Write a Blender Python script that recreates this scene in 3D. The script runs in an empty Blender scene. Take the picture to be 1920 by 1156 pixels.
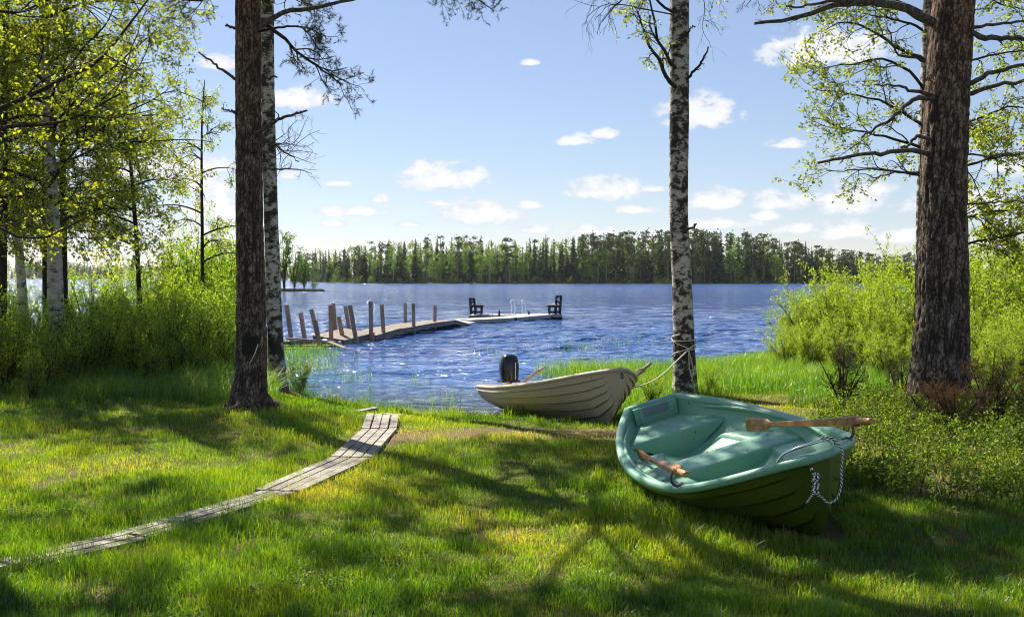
import bpy, math, random
import numpy as np
from mathutils import Matrix, Vector

# ------------------------------------------------------------------ camera, world, sun, exposure
SC = bpy.context.scene
R = math.radians
rng = np.random.default_rng(7)
EYE = 1.6
PITCH = math.atan(56/1920)
cam_d = bpy.data.cameras.new('camera')
cam = bpy.data.objects.new('camera', cam_d)
SC.collection.objects.link(cam)
cam.location = (0, 0, EYE)
cam.rotation_euler = (math.pi/2-PITCH, 0, 0)
cam_d.lens = 36; cam_d.sensor_width = 36
cam_d.clip_start = .05; cam_d.clip_end = 20000
SC.camera = cam

SUN_AZ, SUN_EL = R(36), R(45)          # azimuth measured from straight ahead towards the left
sun_dir = Vector((-math.sin(SUN_AZ)*math.cos(SUN_EL), math.cos(SUN_AZ)*math.cos(SUN_EL), math.sin(SUN_EL)))
W = bpy.data.worlds.new('World'); SC.world = W; W.use_nodes = True
wt = W.node_tree; wt.nodes.clear()
def wn(t, **k):
    n = wt.nodes.new(t)
    for a, b in k.items(): setattr(n, a, b)
    return n
def wl(a, b): wt.links.new(a, b)
sky = wn('ShaderNodeTexSky', sky_type='NISHITA')
sky.sun_disc = False; sky.sun_elevation = SUN_EL; sky.sun_rotation = -SUN_AZ
sky.air_density = 1.0; sky.dust_density = 0.15; sky.ozone_density = 3.0
SKY_STR = .050
def at_dir(px, py):
    c, u = (px-960)/1920, (578-py)/1920
    f = Vector((0, math.cos(PITCH), -math.sin(PITCH))); up = Vector((0, math.sin(PITCH), math.cos(PITCH)))
    return (Vector((c, 0, 0)) + f + up*u).normalized()
CLOUDS = [(1545,92,85,27),(560,187,55,16),(815,332,62,22),(882,334,34,15),(905,400,72,21),(660,396,56,9),(1138,355,56,18),
 (1190,394,36,6),(1078,263,28,10),(1312,212,54,24),(1340,375,52,16),(1465,378,52,14),(1600,372,56,24),(1475,270,28,7),
 (1440,404,25,8),(1585,434,52,13),(1110,434,46,10),(1000,430,30,7),(710,374,15,9),(820,380,30,6),(990,385,26,6),(765,420,20,5),
 (630,420,20,5),(400,388,55,32),(345,332,60,18),(535,328,20,7),(410,118,28,11),(995,117,13,5),(1135,250,20,9),(640,343,26,5),
 (1220,353,18,6),(1350,418,60,9),(1500,428,40,9),(380,310,60,12),(1680,442,50,12),(1235,434,34,8),(250,300,90,26),(120,400,90,24),
 (1800,380,70,20),(2050,300,120,30),(-150,300,120,40),(150,120,60,18)]
tc = wn('ShaderNodeTexCoord')
sep = wn('ShaderNodeSeparateXYZ'); wl(tc.outputs['Generated'], sep.inputs[0])
az = wn('ShaderNodeMath', operation='ARCTAN2'); wl(sep.outputs[0], az.inputs[0]); wl(sep.outputs[1], az.inputs[1])
el = wn('ShaderNodeMath', operation='ARCSINE'); wl(sep.outputs[2], el.inputs[0])
comb = wn('ShaderNodeCombineXYZ'); wl(az.outputs[0], comb.inputs[0]); wl(el.outputs[0], comb.inputs[1])
nz = wn('ShaderNodeTexNoise'); nz.inputs['Scale'].default_value = 48; nz.inputs['Detail'].default_value = 8; nz.inputs['Roughness'].default_value = .62
stm = wn('ShaderNodeVectorMath', operation='MULTIPLY'); stm.inputs[1].default_value = (1, 1.6, 1); wl(comb.outputs[0], stm.inputs[0]); wl(stm.outputs[0], nz.inputs['Vector'])
prev = None
for cx, cy, rx, ry in CLOUDS:
    d = at_dir(cx, cy+ry*.35)
    s = wn('ShaderNodeVectorMath', operation='SUBTRACT'); s.inputs[1].default_value = (math.atan2(d.x, d.y), math.asin(d.z), 0); wl(comb.outputs[0], s.inputs[0])
    m = wn('ShaderNodeVectorMath', operation='MULTIPLY'); m.inputs[1].default_value = (1920/(rx*1.25), 1920/(ry*1.7), 0); wl(s.outputs[0], m.inputs[0])
    # flatter underside: the lower half falls off faster
    q = wn('ShaderNodeSeparateXYZ'); wl(m.outputs[0], q.inputs[0])
    mn = wn('ShaderNodeMath', operation='MINIMUM'); wl(q.outputs[1], mn.inputs[0]); mn.inputs[1].default_value = 0
    ad = wn('ShaderNodeMath', operation='MULTIPLY_ADD'); wl(mn.outputs[0], ad.inputs[0]); ad.inputs[1].default_value = 1.3; wl(q.outputs[1], ad.inputs[2])
    c2 = wn('ShaderNodeCombineXYZ'); wl(q.outputs[0], c2.inputs[0]); wl(ad.outputs[0], c2.inputs[1])
    ln = wn('ShaderNodeVectorMath', operation='LENGTH'); wl(c2.outputs[0], ln.inputs[0])
    iv = wn('ShaderNodeMath', operation='SUBTRACT'); iv.inputs[0].default_value = 1.0; wl(ln.outputs['Value'], iv.inputs[1])
    if prev is None: prev = iv
    else:
        mx = wn('ShaderNodeMath', operation='MAXIMUM'); wl(prev.outputs[0], mx.inputs[0]); wl(iv.outputs[0], mx.inputs[1]); prev = mx
na = wn('ShaderNodeMath', operation='MULTIPLY_ADD'); wl(nz.outputs[0], na.inputs[0]); na.inputs[1].default_value = 3.2; na.inputs[2].default_value = -1.3
su = wn('ShaderNodeMath', operation='ADD'); wl(prev.outputs[0], su.inputs[0]); wl(na.outputs[0], su.inputs[1])
mr = wn('ShaderNodeMapRange', interpolation_type='SMOOTHSTEP'); wl(su.outputs[0], mr.inputs[0])
mr.inputs[1].default_value = .02; mr.inputs[2].default_value = .52; mr.inputs[3].default_value = 0; mr.inputs[4].default_value = .92
# only near a cloud blob
gm = wn('ShaderNodeMapRange', interpolation_type='SMOOTHSTEP'); wl(prev.outputs[0], gm.inputs[0]); gm.inputs[1].default_value = -.5; gm.inputs[2].default_value = .1
mm = wn('ShaderNodeMath', operation='MULTIPLY'); wl(mr.outputs[0], mm.inputs[0]); wl(gm.outputs[0], mm.inputs[1])
ccol = wn('ShaderNodeValToRGB'); wl(su.outputs[0], ccol.inputs[0])
ccol.color_ramp.elements[0].position = .25; ccol.color_ramp.elements[0].color = (.72, .79, .90, 1)
ccol.color_ramp.elements[1].position = .9; ccol.color_ramp.elements[1].color = (1, 1, 1, 1)
csc = wn('ShaderNodeVectorMath', operation='SCALE'); wl(ccol.outputs[0], csc.inputs[0]); csc.inputs['Scale'].default_value = 8.8
skt = wn('ShaderNodeVectorMath', operation='MULTIPLY'); wl(sky.outputs[0], skt.inputs[0]); skt.inputs[1].default_value = (1.04, .98, 1.04)
mix = wn('ShaderNodeMix', data_type='RGBA'); wl(mm.outputs[0], mix.inputs[0]); veil = wn('ShaderNodeMix', data_type='RGBA'); veil.inputs[0].default_value = .22; wl(skt.outputs[0], veil.inputs[6]); veil.inputs[7].default_value = (5.2, 6.1, 7.6, 1); wl(veil.outputs[2], mix.inputs[6]); wl(csc.outputs[0], mix.inputs[7])
bg = wn('ShaderNodeBackground'); wl(mix.outputs[2], bg.inputs[0]); bg.inputs[1].default_value = SKY_STR
wo = wn('ShaderNodeOutputWorld'); wl(bg.outputs[0], wo.inputs[0])

sd = bpy.data.lights.new('sun', 'SUN'); sd.energy = 5.0; sd.angle = R(.53); sd.color = (1, .93, .80)
so = bpy.data.objects.new('sun', sd); SC.collection.objects.link(so)
so.rotation_euler = (-sun_dir).to_track_quat('-Z', 'Y').to_euler()
so.location = sun_dir*60
vs = SC.view_settings
vs.view_transform = 'Standard'; vs.look = 'None'; vs.gamma = 1; vs.exposure = 1.2; vs.use_curve_mapping = False
cy_ = SC.cycles
cy_.max_bounces = 6; cy_.diffuse_bounces = 2; cy_.glossy_bounces = 2; cy_.transmission_bounces = 4; cy_.transparent_max_bounces = 4
cy_.use_denoising = True
cy_.pixel_filter_type = 'BLACKMAN_HARRIS'; cy_.filter_width = 1.05
cy_.sample_clamp_indirect = 6
cy_.caustics_reflective = False; cy_.caustics_refractive = False

# ------------------------------------------------------------------ helpers
_F = np.array([0, math.cos(PITCH), -math.sin(PITCH)]); _U = np.array([0, math.sin(PITCH), math.cos(PITCH)])
def at(px, py, Y):
    """world point seen at photo pixel (px, py) at distance Y straight ahead"""
    d = np.array([(px-960)/1920, 0, 0]) + _F + _U*((578-py)/1920)
    return np.array([0, 0, EYE]) + d*(Y/d[1])
def gpt(px, py, z=0.):
    d = np.array([(px-960)/1920, 0, 0]) + _F + _U*((578-py)/1920)
    return np.array([0, 0, EYE]) + d*((z-EYE)/d[2])
def proj(P):
    d = np.asarray(P)-np.array([0, 0, EYE]); z = np.maximum(d@_F, .01)
    return 960+1920*d[..., 0]/z, 578-1920*(d@_U)/z, z

def _hash(i, j, k, s):
    n = (i*374761393 + j*668265263 + k*2147483647 + s*1274126177) & 0xffffffff
    n = ((n ^ (n >> 13))*1274126177) & 0xffffffff
    n = (n ^ (n >> 16)) & 0xffff
    return n/65535.
def vnoise(x, y, z=0., s=0):
    x = np.asarray(x, float); y = np.asarray(y, float); z = np.asarray(z, float)+np.zeros_like(x)
    xi = np.floor(x).astype(np.int64); yi = np.floor(y).astype(np.int64); zi = np.floor(z).astype(np.int64)
    fx = x-xi; fy = y-yi; fz = z-zi
    fx = fx*fx*(3-2*fx); fy = fy*fy*(3-2*fy); fz = fz*fz*(3-2*fz)
    o = 0
    for a in (0, 1):
        for b in (0, 1):
            for c in (0, 1):
                w = (fx if a else 1-fx)*(fy if b else 1-fy)*(fz if c else 1-fz)
                o = o + w*_hash(xi+a, yi+b, zi+c, s)
    return o
def fbm(x, y, z=0., o=4, s=0):
    t = 0; a = .5; f = 1.
    for i in range(o):
        t = t + a*vnoise(np.asarray(x)*f, np.asarray(y)*f, np.asarray(z)*f, s+i); a *= .5; f *= 2.03
    return t/(1-.5**o)

class MB:
    """collects vertices and faces; build() links them as ONE mesh object"""
    def __init__(s): s.V = []; s.F = []; s.n = 0; s.A = []; s.M = []; s.T = []
    def add(s, V, F, v=None, m=0):
        V = np.asarray(V, float).reshape(-1, 3); F = np.asarray(F, np.int64)
        s.V.append(V); s.F.append(F+s.n); s.n += len(V)
        a = np.full(len(V), .5) if v is None else np.broadcast_to(np.asarray(v, float), (len(V),))
        s.A.append(a); s.M.append(np.full(len(F), m)); return s
    def box(s, lo, hi, v=None, m=0):
        lo = np.minimum(lo, hi); a = np.asarray(lo, float); b = np.asarray(hi, float)
        return s.hexa([(a[0], a[1]), (b[0], a[1]), (b[0], b[1]), (a[0], b[1])], a[2], b[2], v, m)
    def hexa(s, quad, z0, z1, v=None, m=0):
        V = [(x, y, z0) for x, y in quad]+[(x, y, z1) for x, y in quad]
        return s.add(V, [[3, 2, 1, 0], [4, 5, 6, 7], [0, 1, 5, 4], [1, 2, 6, 5], [2, 3, 7, 6], [3, 0, 4, 7]], v, m)
    def beam(s, p, q, w, h, v=None, up=(0, 0, 1), m=0, w2=None, h2=None, bev=0.):
        """a squared timber from p to q, with clipped long edges when bev > 0"""
        p = np.asarray(p, float); q = np.asarray(q, float); t = q-p; t = t/np.linalg.norm(t)
        sd_ = np.cross(t, up); sd_ /= max(np.linalg.norm(sd_), 1e-9); u = np.cross(sd_, t)
        ring = []
        if bev <= 0: c = [(-1, -1), (1, -1), (1, 1), (-1, 1)]
        else:
            e = 1-bev; c = [(-e, -1), (e, -1), (1, -e), (1, e), (e, 1), (-e, 1), (-1, e), (-1, -e)]
        for P, ww, hh in ((p, w, h), (q, w2 or w, h2 or h)):
            ring.append([P+sd_*a*ww/2+u*b*hh/2 for a, b in c])
        n = len(c); V = ring[0]+ring[1]
        for i in range(n): s.add([V[i], V[(i+1) % n], V[n+(i+1) % n], V[n+i]], [[0, 1, 2, 3]], v, m)
        cc0 = np.mean(ring[0], 0); cc1 = np.mean(ring[1], 0)
        for i in range(n):
            s.add([V[(i+1) % n], V[i], cc0], [[0, 1, 2]], v, m); s.add([V[n+i], V[n+(i+1) % n], cc1], [[0, 1, 2]], v, m)
        return s
    def grid(s, G, v=None, closeu=False, m=0, flip=False):
        """G[a,b,3] -> quads"""
        G = np.asarray(G, float); a, b = G.shape[:2]
        I = np.arange(a*b).reshape(a, b)
        if closeu: I = np.concatenate([I, I[:1]], 0)
        F = np.stack([I[:-1, :-1], I[1:, :-1], I[1:, 1:], I[:-1, 1:]], -1).reshape(-1, 4)
        if flip: F = F[:, ::-1]
        vv = None if v is None else np.broadcast_to(v, (a, b)).reshape(-1)
        return s.add(G.reshape(-1, 3), F, vv, m)
    def build(s, name, mats, parent=None, smooth=False, mesh_only=False):
        me = bpy.data.meshes.new(name)
        V = np.concatenate(s.V); nf = sum(len(f) for f in s.F)
        li = np.concatenate([f.reshape(-1) for f in s.F]).astype(np.int32)
        lt = np.concatenate([np.full(len(f), f.shape[1]) for f in s.F]).astype(np.int32)
        ls = np.concatenate([[0], np.cumsum(lt)[:-1]]).astype(np.int32)
        me.vertices.add(len(V)); me.vertices.foreach_set('co', V.astype(np.float32).ravel())
        me.loops.add(len(li)); me.loops.foreach_set('vertex_index', li)
        me.polygons.add(nf); me.polygons.foreach_set('loop_start', ls); me.polygons.foreach_set('loop_total', lt)
        me.polygons.foreach_set('material_index', np.concatenate(s.M).astype(np.int32))
        me.polygons.foreach_set('use_smooth', np.full(nf, smooth))
        at_ = me.attributes.new('v', 'FLOAT', 'POINT'); at_.data.foreach_set('value', np.concatenate(s.A).astype(np.float32))
        me.update(calc_edges=True)
        for m in (mats if isinstance(mats, (list, tuple)) else [mats]): me.materials.append(m)
        if mesh_only: return me
        return link(name, me, parent)
def link(name, me, parent=None):
    o = bpy.data.objects.new(name, me); SC.collection.objects.link(o)
    if parent is not None: o.parent = parent
    return o
def empty(name, loc=(0, 0, 0), rz=0.):
    o = bpy.data.objects.new(name, None); SC.collection.objects.link(o); o.location = loc; o.rotation_euler = (0, 0, rz); o.empty_display_size = .2
    return o
def tag(o, label, cat, group=None):
    o['label'] = label; o['category'] = cat
    if group: o['group'] = group
    return o
def kind(o, k): o['kind'] = k; return o
def copy_tree(o, parent=None):
    c = o.copy(); SC.collection.objects.link(c); c.parent = parent
    for ch in list(o.children): copy_tree(ch, c)
    return c

def nrm(a): return a/np.maximum(np.linalg.norm(a, axis=-1, keepdims=True), 1e-9)
def tubes(mb, P, Rr, n=5, v=None, m=0):
    """P[N,k,3], Rr[N,k] -> N tapered tubes"""
    P = np.asarray(P, float); Rr = np.asarray(Rr, float)
    if P.ndim == 2: P = P[None]; Rr = Rr[None]
    N, k = P.shape[:2]
    T = np.gradient(P, axis=1); T = nrm(T)
    md = nrm(P[:, -1]-P[:, 0]); ref = np.where(np.abs(md[:, 2:3]) > .8, np.array([[1., .13, 0]]), np.array([[0, .13, 1.]]))
    A = nrm(np.cross(T, ref[:, None, :])); B = np.cross(T, A)
    th = np.arange(n)/n*2*math.pi
    ring = P[:, :, None, :] + Rr[:, :, None, None]*(np.cos(th)[:, None]*A[:, :, None, :]+np.sin(th)[:, None]*B[:, :, None, :])
    I = np.arange(N*k*n).reshape(N, k, n); J = np.roll(I, -1, 2)
    F = np.stack([I[:, :-1], J[:, :-1], J[:, 1:], I[:, 1:]], -1).reshape(-1, 4)
    vv = None if v is None else np.broadcast_to(np.asarray(v, float).reshape(-1, 1, 1), (N, k, n)).reshape(-1)
    mb.add(ring.reshape(-1, 3), F, vv, m)
    if n >= 4:   # end caps
        for e in (0, k-1):
            C = P[:, e]; VV = np.concatenate([ring[:, e], C[:, None]], 1); q = n+1
            b0 = (np.arange(N)*q)[:, None]; i = np.arange(n)[None]
            mb.add(VV.reshape(-1, 3), np.stack([b0+i, b0+(i+1) % n, b0+n+0*i], -1).reshape(-1, 3), None if v is None else .5, m)
    return mb
def resample(pts, n):
    pts = np.asarray(pts, float); d = np.concatenate([[0], np.cumsum(np.linalg.norm(np.diff(pts, axis=0), axis=1))])
    t = np.linspace(0, d[-1], n)
    # smooth through the points (Catmull style hermite)
    m = np.stack([np.gradient(pts[:, c], d) for c in range(pts.shape[1])], 1)
    i = np.clip(np.searchsorted(d, t, side='right')-1, 0, len(d)-2); h = (d[i+1]-d[i])[:, None]; s = ((t-d[i])[:, None])/h
    return (2*s**3-3*s**2+1)*pts[i]+(s**3-2*s**2+s)*h*m[i]+(-2*s**3+3*s**2)*pts[i+1]+(s**3-s**2)*h*m[i+1]
def spawn(P, Rr, m, t0, t1, l0, l1, ang=(35, 60), grav=0., wander=.25, k=5, rf=.6, tip=.0012, rmax=1, g=None, taper=0.):
    g = g or rng; N, K = P.shape[:2]
    t = g.uniform(t0, t1, (N, m)); x = t*(K-1); i = np.clip(x.astype(int), 0, K-2); f = (x-i)[..., None]
    r_ = np.arange(N)[:, None]
    B = P[r_, i]*(1-f)+P[r_, i+1]*f; T = nrm(P[r_, i+1]-P[r_, i])
    rad = Rr[r_, i]*(1-f[..., 0])+Rr[r_, i+1]*f[..., 0]
    a = np.radians(g.uniform(*ang, (N, m)))[..., None]
    pr = nrm(np.cross(T, g.normal(size=(N, m, 3))))
    D = T*np.cos(a)+pr*np.sin(a); L = g.uniform(l0, l1, (N, m))*(1-taper*t)
    B = B.reshape(-1, 3); D = nrm(D.reshape(-1, 3)); L = L.reshape(-1); rad = np.minimum(rad.reshape(-1)*rf, rmax)
    out = [B]
    for j in range(1, k):
        D = nrm(D + wander*g.normal(size=D.shape)/math.sqrt(k)*1.6 + np.array([0, 0, grav/k]))
        out.append(out[-1]+D*(L/(k-1))[:, None])
    C = np.stack(out, 1); s = np.linspace(0, 1, k)[None]
    return C, rad[:, None]*(1-s)+np.minimum(tip, rad)[:, None]*s
def leaves(mb, P, per, size, t0=.15, off=.03, drop=.02, wid=.62, g=None, m=0, hang=.3, fold=.0):
    """leaf blades along polylines P"""
    g = g or rng; N, K = P.shape[:2]; t = g.uniform(t0, 1, (N, per)); x = t*(K-1); i = np.clip(x.astype(int), 0, K-2); f = (x-i)[..., None]
    r_ = np.arange(N)[:, None]
    B = (P[r_, i]*(1-f)+P[r_, i+1]*f).reshape(-1, 3); n = len(B)
    T = nrm((P[r_, i+1]-P[r_, i])).reshape(-1, 3)
    D = nrm(g.normal(size=(n, 3))+T*.5+np.array([0, 0, -hang]))
    B = B+D*off*g.uniform(.3, 1, (n, 1))+np.array([0, 0, -drop])
    S = nrm(np.cross(D, g.normal(size=(n, 3)))); s = size*g.uniform(.55, 1.25, (n, 1)); Nn = np.cross(D, S)
    V = np.stack([B, B+D*s*.42+S*s*wid/2+Nn*s*.08, B+D*s, B+D*s*.42-S*s*wid/2+Nn*s*.08], 1).reshape(-1, 3)
    F = np.arange(n*4).reshape(-1, 4)
    mb.add(V, F, np.repeat(g.uniform(0, 1, n), 4), m); return n
def needles(mb, P, per, size, t0=.3, g=None, m=0, w=.0016):
    g = g or rng; N, K = P.shape[:2]; t = g.uniform(t0, 1, (N, per)); x = t*(K-1); i = np.clip(x.astype(int), 0, K-2); f = (x-i)[..., None]
    r_ = np.arange(N)[:, None]
    B = (P[r_, i]*(1-f)+P[r_, i+1]*f).reshape(-1, 3); n = len(B)
    T = nrm((P[r_, i+1]-P[r_, i])).reshape(-1, 3)
    D = nrm(g.normal(size=(n, 3))*.75+T*.9); S = nrm(np.cross(D, g.normal(size=(n, 3)))); s = size*g.uniform(.6, 1.2, (n, 1))
    V = np.stack([B-S*w, B+S*w, B+D*s], 1).reshape(-1, 3)
    mb.add(V, np.arange(n*3).reshape(-1, 3), np.repeat(g.uniform(0, 1, n), 3), m)

# ------------------------------------------------------------------ materials
def mat(name):
    m = bpy.data.materials.new(name); m.use_nodes = True; nt = m.node_tree; nt.nodes.clear()
    out = nt.nodes.new('ShaderNodeOutputMaterial'); return m, nt, out
def N(nt, t, **k):
    n = nt.nodes.new(t)
    for a, b in k.items(): setattr(n, a, b)
    return n
def ramp(nt, src, stops, interp='LINEAR'):
    r = nt.nodes.new('ShaderNodeValToRGB'); r.color_ramp.interpolation = interp; nt.links.new(src, r.inputs[0]); e = r.color_ramp.elements
    while len(e) < len(stops): e.new(.5)
    for i, (p, c) in enumerate(stops): e[i].position = p; e[i].color = (*c, 1) if len(c) == 3 else c
    return r.outputs[0]
def noise(nt, scale, detail=4, rough=.55, vec=None, stretch=None, dist=0.):
    n = nt.nodes.new('ShaderNodeTexNoise'); n.inputs['Scale'].default_value = scale; n.inputs['Detail'].default_value = detail
    n.inputs['Roughness'].default_value = rough; n.inputs['Distortion'].default_value = dist
    if vec is None:
        t = nt.nodes.new('ShaderNodeTexCoord'); vec = t.outputs['Object']
    if stretch:
        s = nt.nodes.new('ShaderNodeVectorMath'); s.operation = 'MULTIPLY'; s.inputs[1].default_value = stretch; nt.links.new(vec, s.inputs[0]); vec = s.outputs[0]
    nt.links.new(vec, n.inputs['Vector']); return n.outputs[0]
def bump(nt, h, strength=.4, dist=.02, nrm_=None):
    b = nt.nodes.new('ShaderNodeBump'); b.inputs['Strength'].default_value = strength; b.inputs['Distance'].default_value = dist
    nt.links.new(h, b.inputs['Height'])
    if nrm_ is not None: nt.links.new(nrm_, b.inputs['Normal'])
    return b.outputs[0]
def mixc(nt, f, a, b, mode='MIX'):
    m = nt.nodes.new('ShaderNodeMix'); m.data_type = 'RGBA'; m.blend_type = mode
    for i, x in ((0, f), (6, a), (7, b)):
        if hasattr(x, 'links') or hasattr(x, 'is_output'): nt.links.new(x, m.inputs[i])
        elif i == 0: m.inputs[0].default_value = x
        else: m.inputs[i].default_value = (*x, 1)
    return m.outputs[2]
def princ(nt, out, col, rough=.7, nor=None, spec=.5, metal=0.):
    p = nt.nodes.new('ShaderNodeBsdfPrincipled')
    for i, x in (('Base Color', col), ('Roughness', rough)):
        if hasattr(x, 'is_output'): nt.links.new(x, p.inputs[i])
        elif i == 'Roughness': p.inputs[i].default_value = x
        else: p.inputs[i].default_value = (*x, 1)
    p.inputs['Specular IOR Level'].default_value = spec; p.inputs['Metallic'].default_value = metal
    if nor is not None: nt.links.new(nor, p.inputs['Normal'])
    nt.links.new(p.outputs[0], out.inputs[0]); return p
def attr_v(nt):
    a = nt.nodes.new('ShaderNodeAttribute'); a.attribute_name = 'v'; return a.outputs['Fac']
def leaf_mat(name, stops, trans=(1.3, 1.25, .5), tw=.5, gloss=.06, rough=.45):
    m, nt, out = mat(name); c = ramp(nt, attr_v(nt), stops)
    d = N(nt, 'ShaderNodeBsdfDiffuse'); nt.links.new(c, d.inputs[0])
    tr = N(nt, 'ShaderNodeBsdfTranslucent'); tcx = mixc(nt, 1., c, trans, 'MULTIPLY'); nt.links.new(tcx, tr.inputs[0])
    s = N(nt, 'ShaderNodeMixShader'); s.inputs[0].default_value = tw; nt.links.new(d.outputs[0], s.inputs[1]); nt.links.new(tr.outputs[0], s.inputs[2])
    gl = N(nt, 'ShaderNodeBsdfGlossy'); gl.inputs['Roughness'].default_value = rough; gl.inputs[0].default_value = (1, 1, 1, 1)
    s2 = N(nt, 'ShaderNodeMixShader'); s2.inputs[0].default_value = gloss; nt.links.new(s.outputs[0], s2.inputs[1]); nt.links.new(gl.outputs[0], s2.inputs[2])
    nt.links.new(s2.outputs[0], out.inputs[0]); return m
M = {}
M['grass'] = leaf_mat('grass_blades', [(0, (.020, .062, .004)), (.35, (.095, .20, .007)), (.68, (.24, .325, .012)), (.86, (.35, .36, .04)), (1, (.45, .33, .12))], (2.0, 1.9, .4), .5, .05)
M['tallgrass'] = leaf_mat('tall_grass_blades', [(0, (.035, .11, .010)), (.5, (.10, .22, .016)), (.8, (.22, .31, .03)), (1, (.42, .36, .14))], (1.9, 1.9, .5), .5, .06)
M['leaf'] = leaf_mat('birch_leaves', [(0, (.06, .105, .008)), (.5, (.14, .195, .010)), (1, (.26, .29, .014))], (2.7, 2.4, .35), .56, .05)
M['thicket'] = leaf_mat('thicket_leaves', [(0, (.075, .15, .012)), (.5, (.155, .26, .015)), (1, (.27, .35, .02))], (2.4, 2.3, .4), .55, .05)
M['willow'] = leaf_mat('willow_leaves', [(0, (.12, .21, .012)), (.5, (.24, .36, .016)), (1, (.38, .44, .03))], (2.0, 1.9, .5), .5, .05)
M['berry'] = leaf_mat('berry_leaves', [(0, (.035, .075, .010)), (.6, (.09, .16, .014)), (1, (.26, .32, .03))], (2.2, 2.1, .4), .45, .025, .55)
M['needle'] = leaf_mat('pine_needles', [(0, (.025, .045, .014)), (.6, (.055, .075, .022)), (1, (.12, .11, .03))], (1.3, 1.3, .6), .25, .05)
M['juniper'] = leaf_mat('juniper_needles', [(0, (.030, .045, .012)), (.55, (.06, .07, .02)), (.8, (.13, .09, .03)), (1, (.20, .10, .04))], (1.3, 1.2, .5), .3, .04)
M['rust'] = leaf_mat('brown_needles', [(0, (.05, .045, .015)), (.5, (.13, .08, .025)), (1, (.24, .13, .05))], (1.3, 1.1, .5), .3, .03)
M['fspruce'] = leaf_mat('far_spruce_green', [(0, (.028, .058, .030)), (.6, (.052, .095, .042)), (1, (.085, .14, .05))], (1.2, 1.2, .6), .3, .0)
M['fpine'] = leaf_mat('far_pine_green', [(0, (.040, .060, .026)), (.6, (.075, .10, .04)), (1, (.12, .14, .05))], (1.2, 1.2, .6), .3, .0)
M['fbirch'] = leaf_mat('far_birch_green', [(0, (.09, .16, .035)), (.5, (.15, .24, .05)), (1, (.22, .32, .07))], (1.5, 1.5, .5), .4, .0)

def bark_mat(name, dark, mid, light, sc=9, red=None):
    m, nt, out = mat(name)
    a = noise(nt, sc, 7, .7, stretch=(1, 1, .5), dist=.2); b = noise(nt, sc*6, 4, .6, stretch=(1, 1, .5))
    c = ramp(nt, a, [(.32, dark), (.5, mid), (.72, light)]); c = mixc(nt, .35, c, ramp(nt, b, [(.3, (.25, .25, .25)), (.75, (1.4, 1.4, 1.4))]), 'MULTIPLY')
    vo = nt.nodes.new('ShaderNodeTexVoronoi'); vo.feature = 'DISTANCE_TO_EDGE'; vo.inputs['Scale'].default_value = sc*1.9; tcv = nt.nodes.new('ShaderNodeTexCoord'); nv = nt.nodes.new('ShaderNodeTexNoise'); nv.inputs['Scale'].default_value = 9; nt.links.new(tcv.outputs['Object'], nv.inputs['Vector'])
    mv = nt.nodes.new('ShaderNodeVectorMath'); mv.operation = 'MULTIPLY_ADD'; nt.links.new(nv.outputs['Color'], mv.inputs[0]); mv.inputs[1].default_value = (.12, .12, .12); nt.links.new(tcv.outputs['Object'], mv.inputs[2])
    sv = nt.nodes.new('ShaderNodeVectorMath'); sv.operation = 'MULTIPLY'; sv.inputs[1].default_value = (1, 1, .38); nt.links.new(mv.outputs[0], sv.inputs[0]); nt.links.new(sv.outputs[0], vo.inputs['Vector'])
    c = mixc(nt, 1., c, ramp(nt, vo.outputs['Distance'], [(.02, (.28, .25, .22)), (.13, (1, 1, 1)), (.4, (1.2, 1.2, 1.2))]), 'MULTIPLY')
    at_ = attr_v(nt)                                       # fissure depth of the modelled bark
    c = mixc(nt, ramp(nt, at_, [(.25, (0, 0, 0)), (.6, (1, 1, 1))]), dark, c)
    if red:
        t = N(nt, 'ShaderNodeTexCoord'); s = N(nt, 'ShaderNodeSeparateXYZ'); nt.links.new(t.outputs['Object'], s.inputs[0])
        mr_ = N(nt, 'ShaderNodeMapRange'); nt.links.new(s.outputs[2], mr_.inputs[0]); mr_.inputs[1].default_value = red[0]; mr_.inputs[2].default_value = red[1]
        c = mixc(nt, mr_.outputs[0], c, mixc(nt, 1., c, red[2], 'MULTIPLY'))
    princ(nt, out, c, .9, bump(nt, b, .5, .008, bump(nt, a, .6, .02)), .2); return m
M['pinebark'] = bark_mat('pine_bark', (.032, .025, .020), (.155, .120, .096), (.36, .30, .25), 13, (2.6, 6.0, (1.45, 1.02, .78)))
M['twig'] = bark_mat('twig_bark', (.03, .024, .020), (.07, .056, .045), (.13, .11, .09), 20)
M['deadwood'] = bark_mat('dead_branch_bark', (.06, .052, .046), (.15, .135, .12), (.28, .26, .23), 20)
def birch_mat(name, dark_amt=.5):
    m, nt, out = mat(name)
    a = noise(nt, 7, 8, .72, stretch=(1, 1, 1.5), dist=.2); b = noise(nt, 16, 6, .75, stretch=(.45, .45, 2.4)); f = noise(nt, 90, 3, .6); lo = noise(nt, 1.7, 3, .6)
    ad = nt.nodes.new('ShaderNodeMath'); ad.operation = 'MULTIPLY_ADD'; nt.links.new(lo, ad.inputs[0]); ad.inputs[1].default_value = .5; nt.links.new(a, ad.inputs[2])
    o = .72+.10*dark_amt
    c = ramp(nt, ad.outputs[0], [(o-.10, (.040, .032, .026)), (o-.045, (.13, .115, .095)), (o-.02, (.40, .375, .33)), (o+.15, (.60, .58, .53))])
    c = mixc(nt, ramp(nt, b, [(.57, (0, 0, 0)), (.63, (1, 1, 1))]), c, (.06, .05, .04))
    c = mixc(nt, .4, c, ramp(nt, f, [(.3, (.5, .5, .5)), (.7, (1.2, 1.2, 1.2))]), 'MULTIPLY')
    princ(nt, out, c, .8, bump(nt, f, .3, .004, bump(nt, a, -.7, .015)), .25); return m
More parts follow.
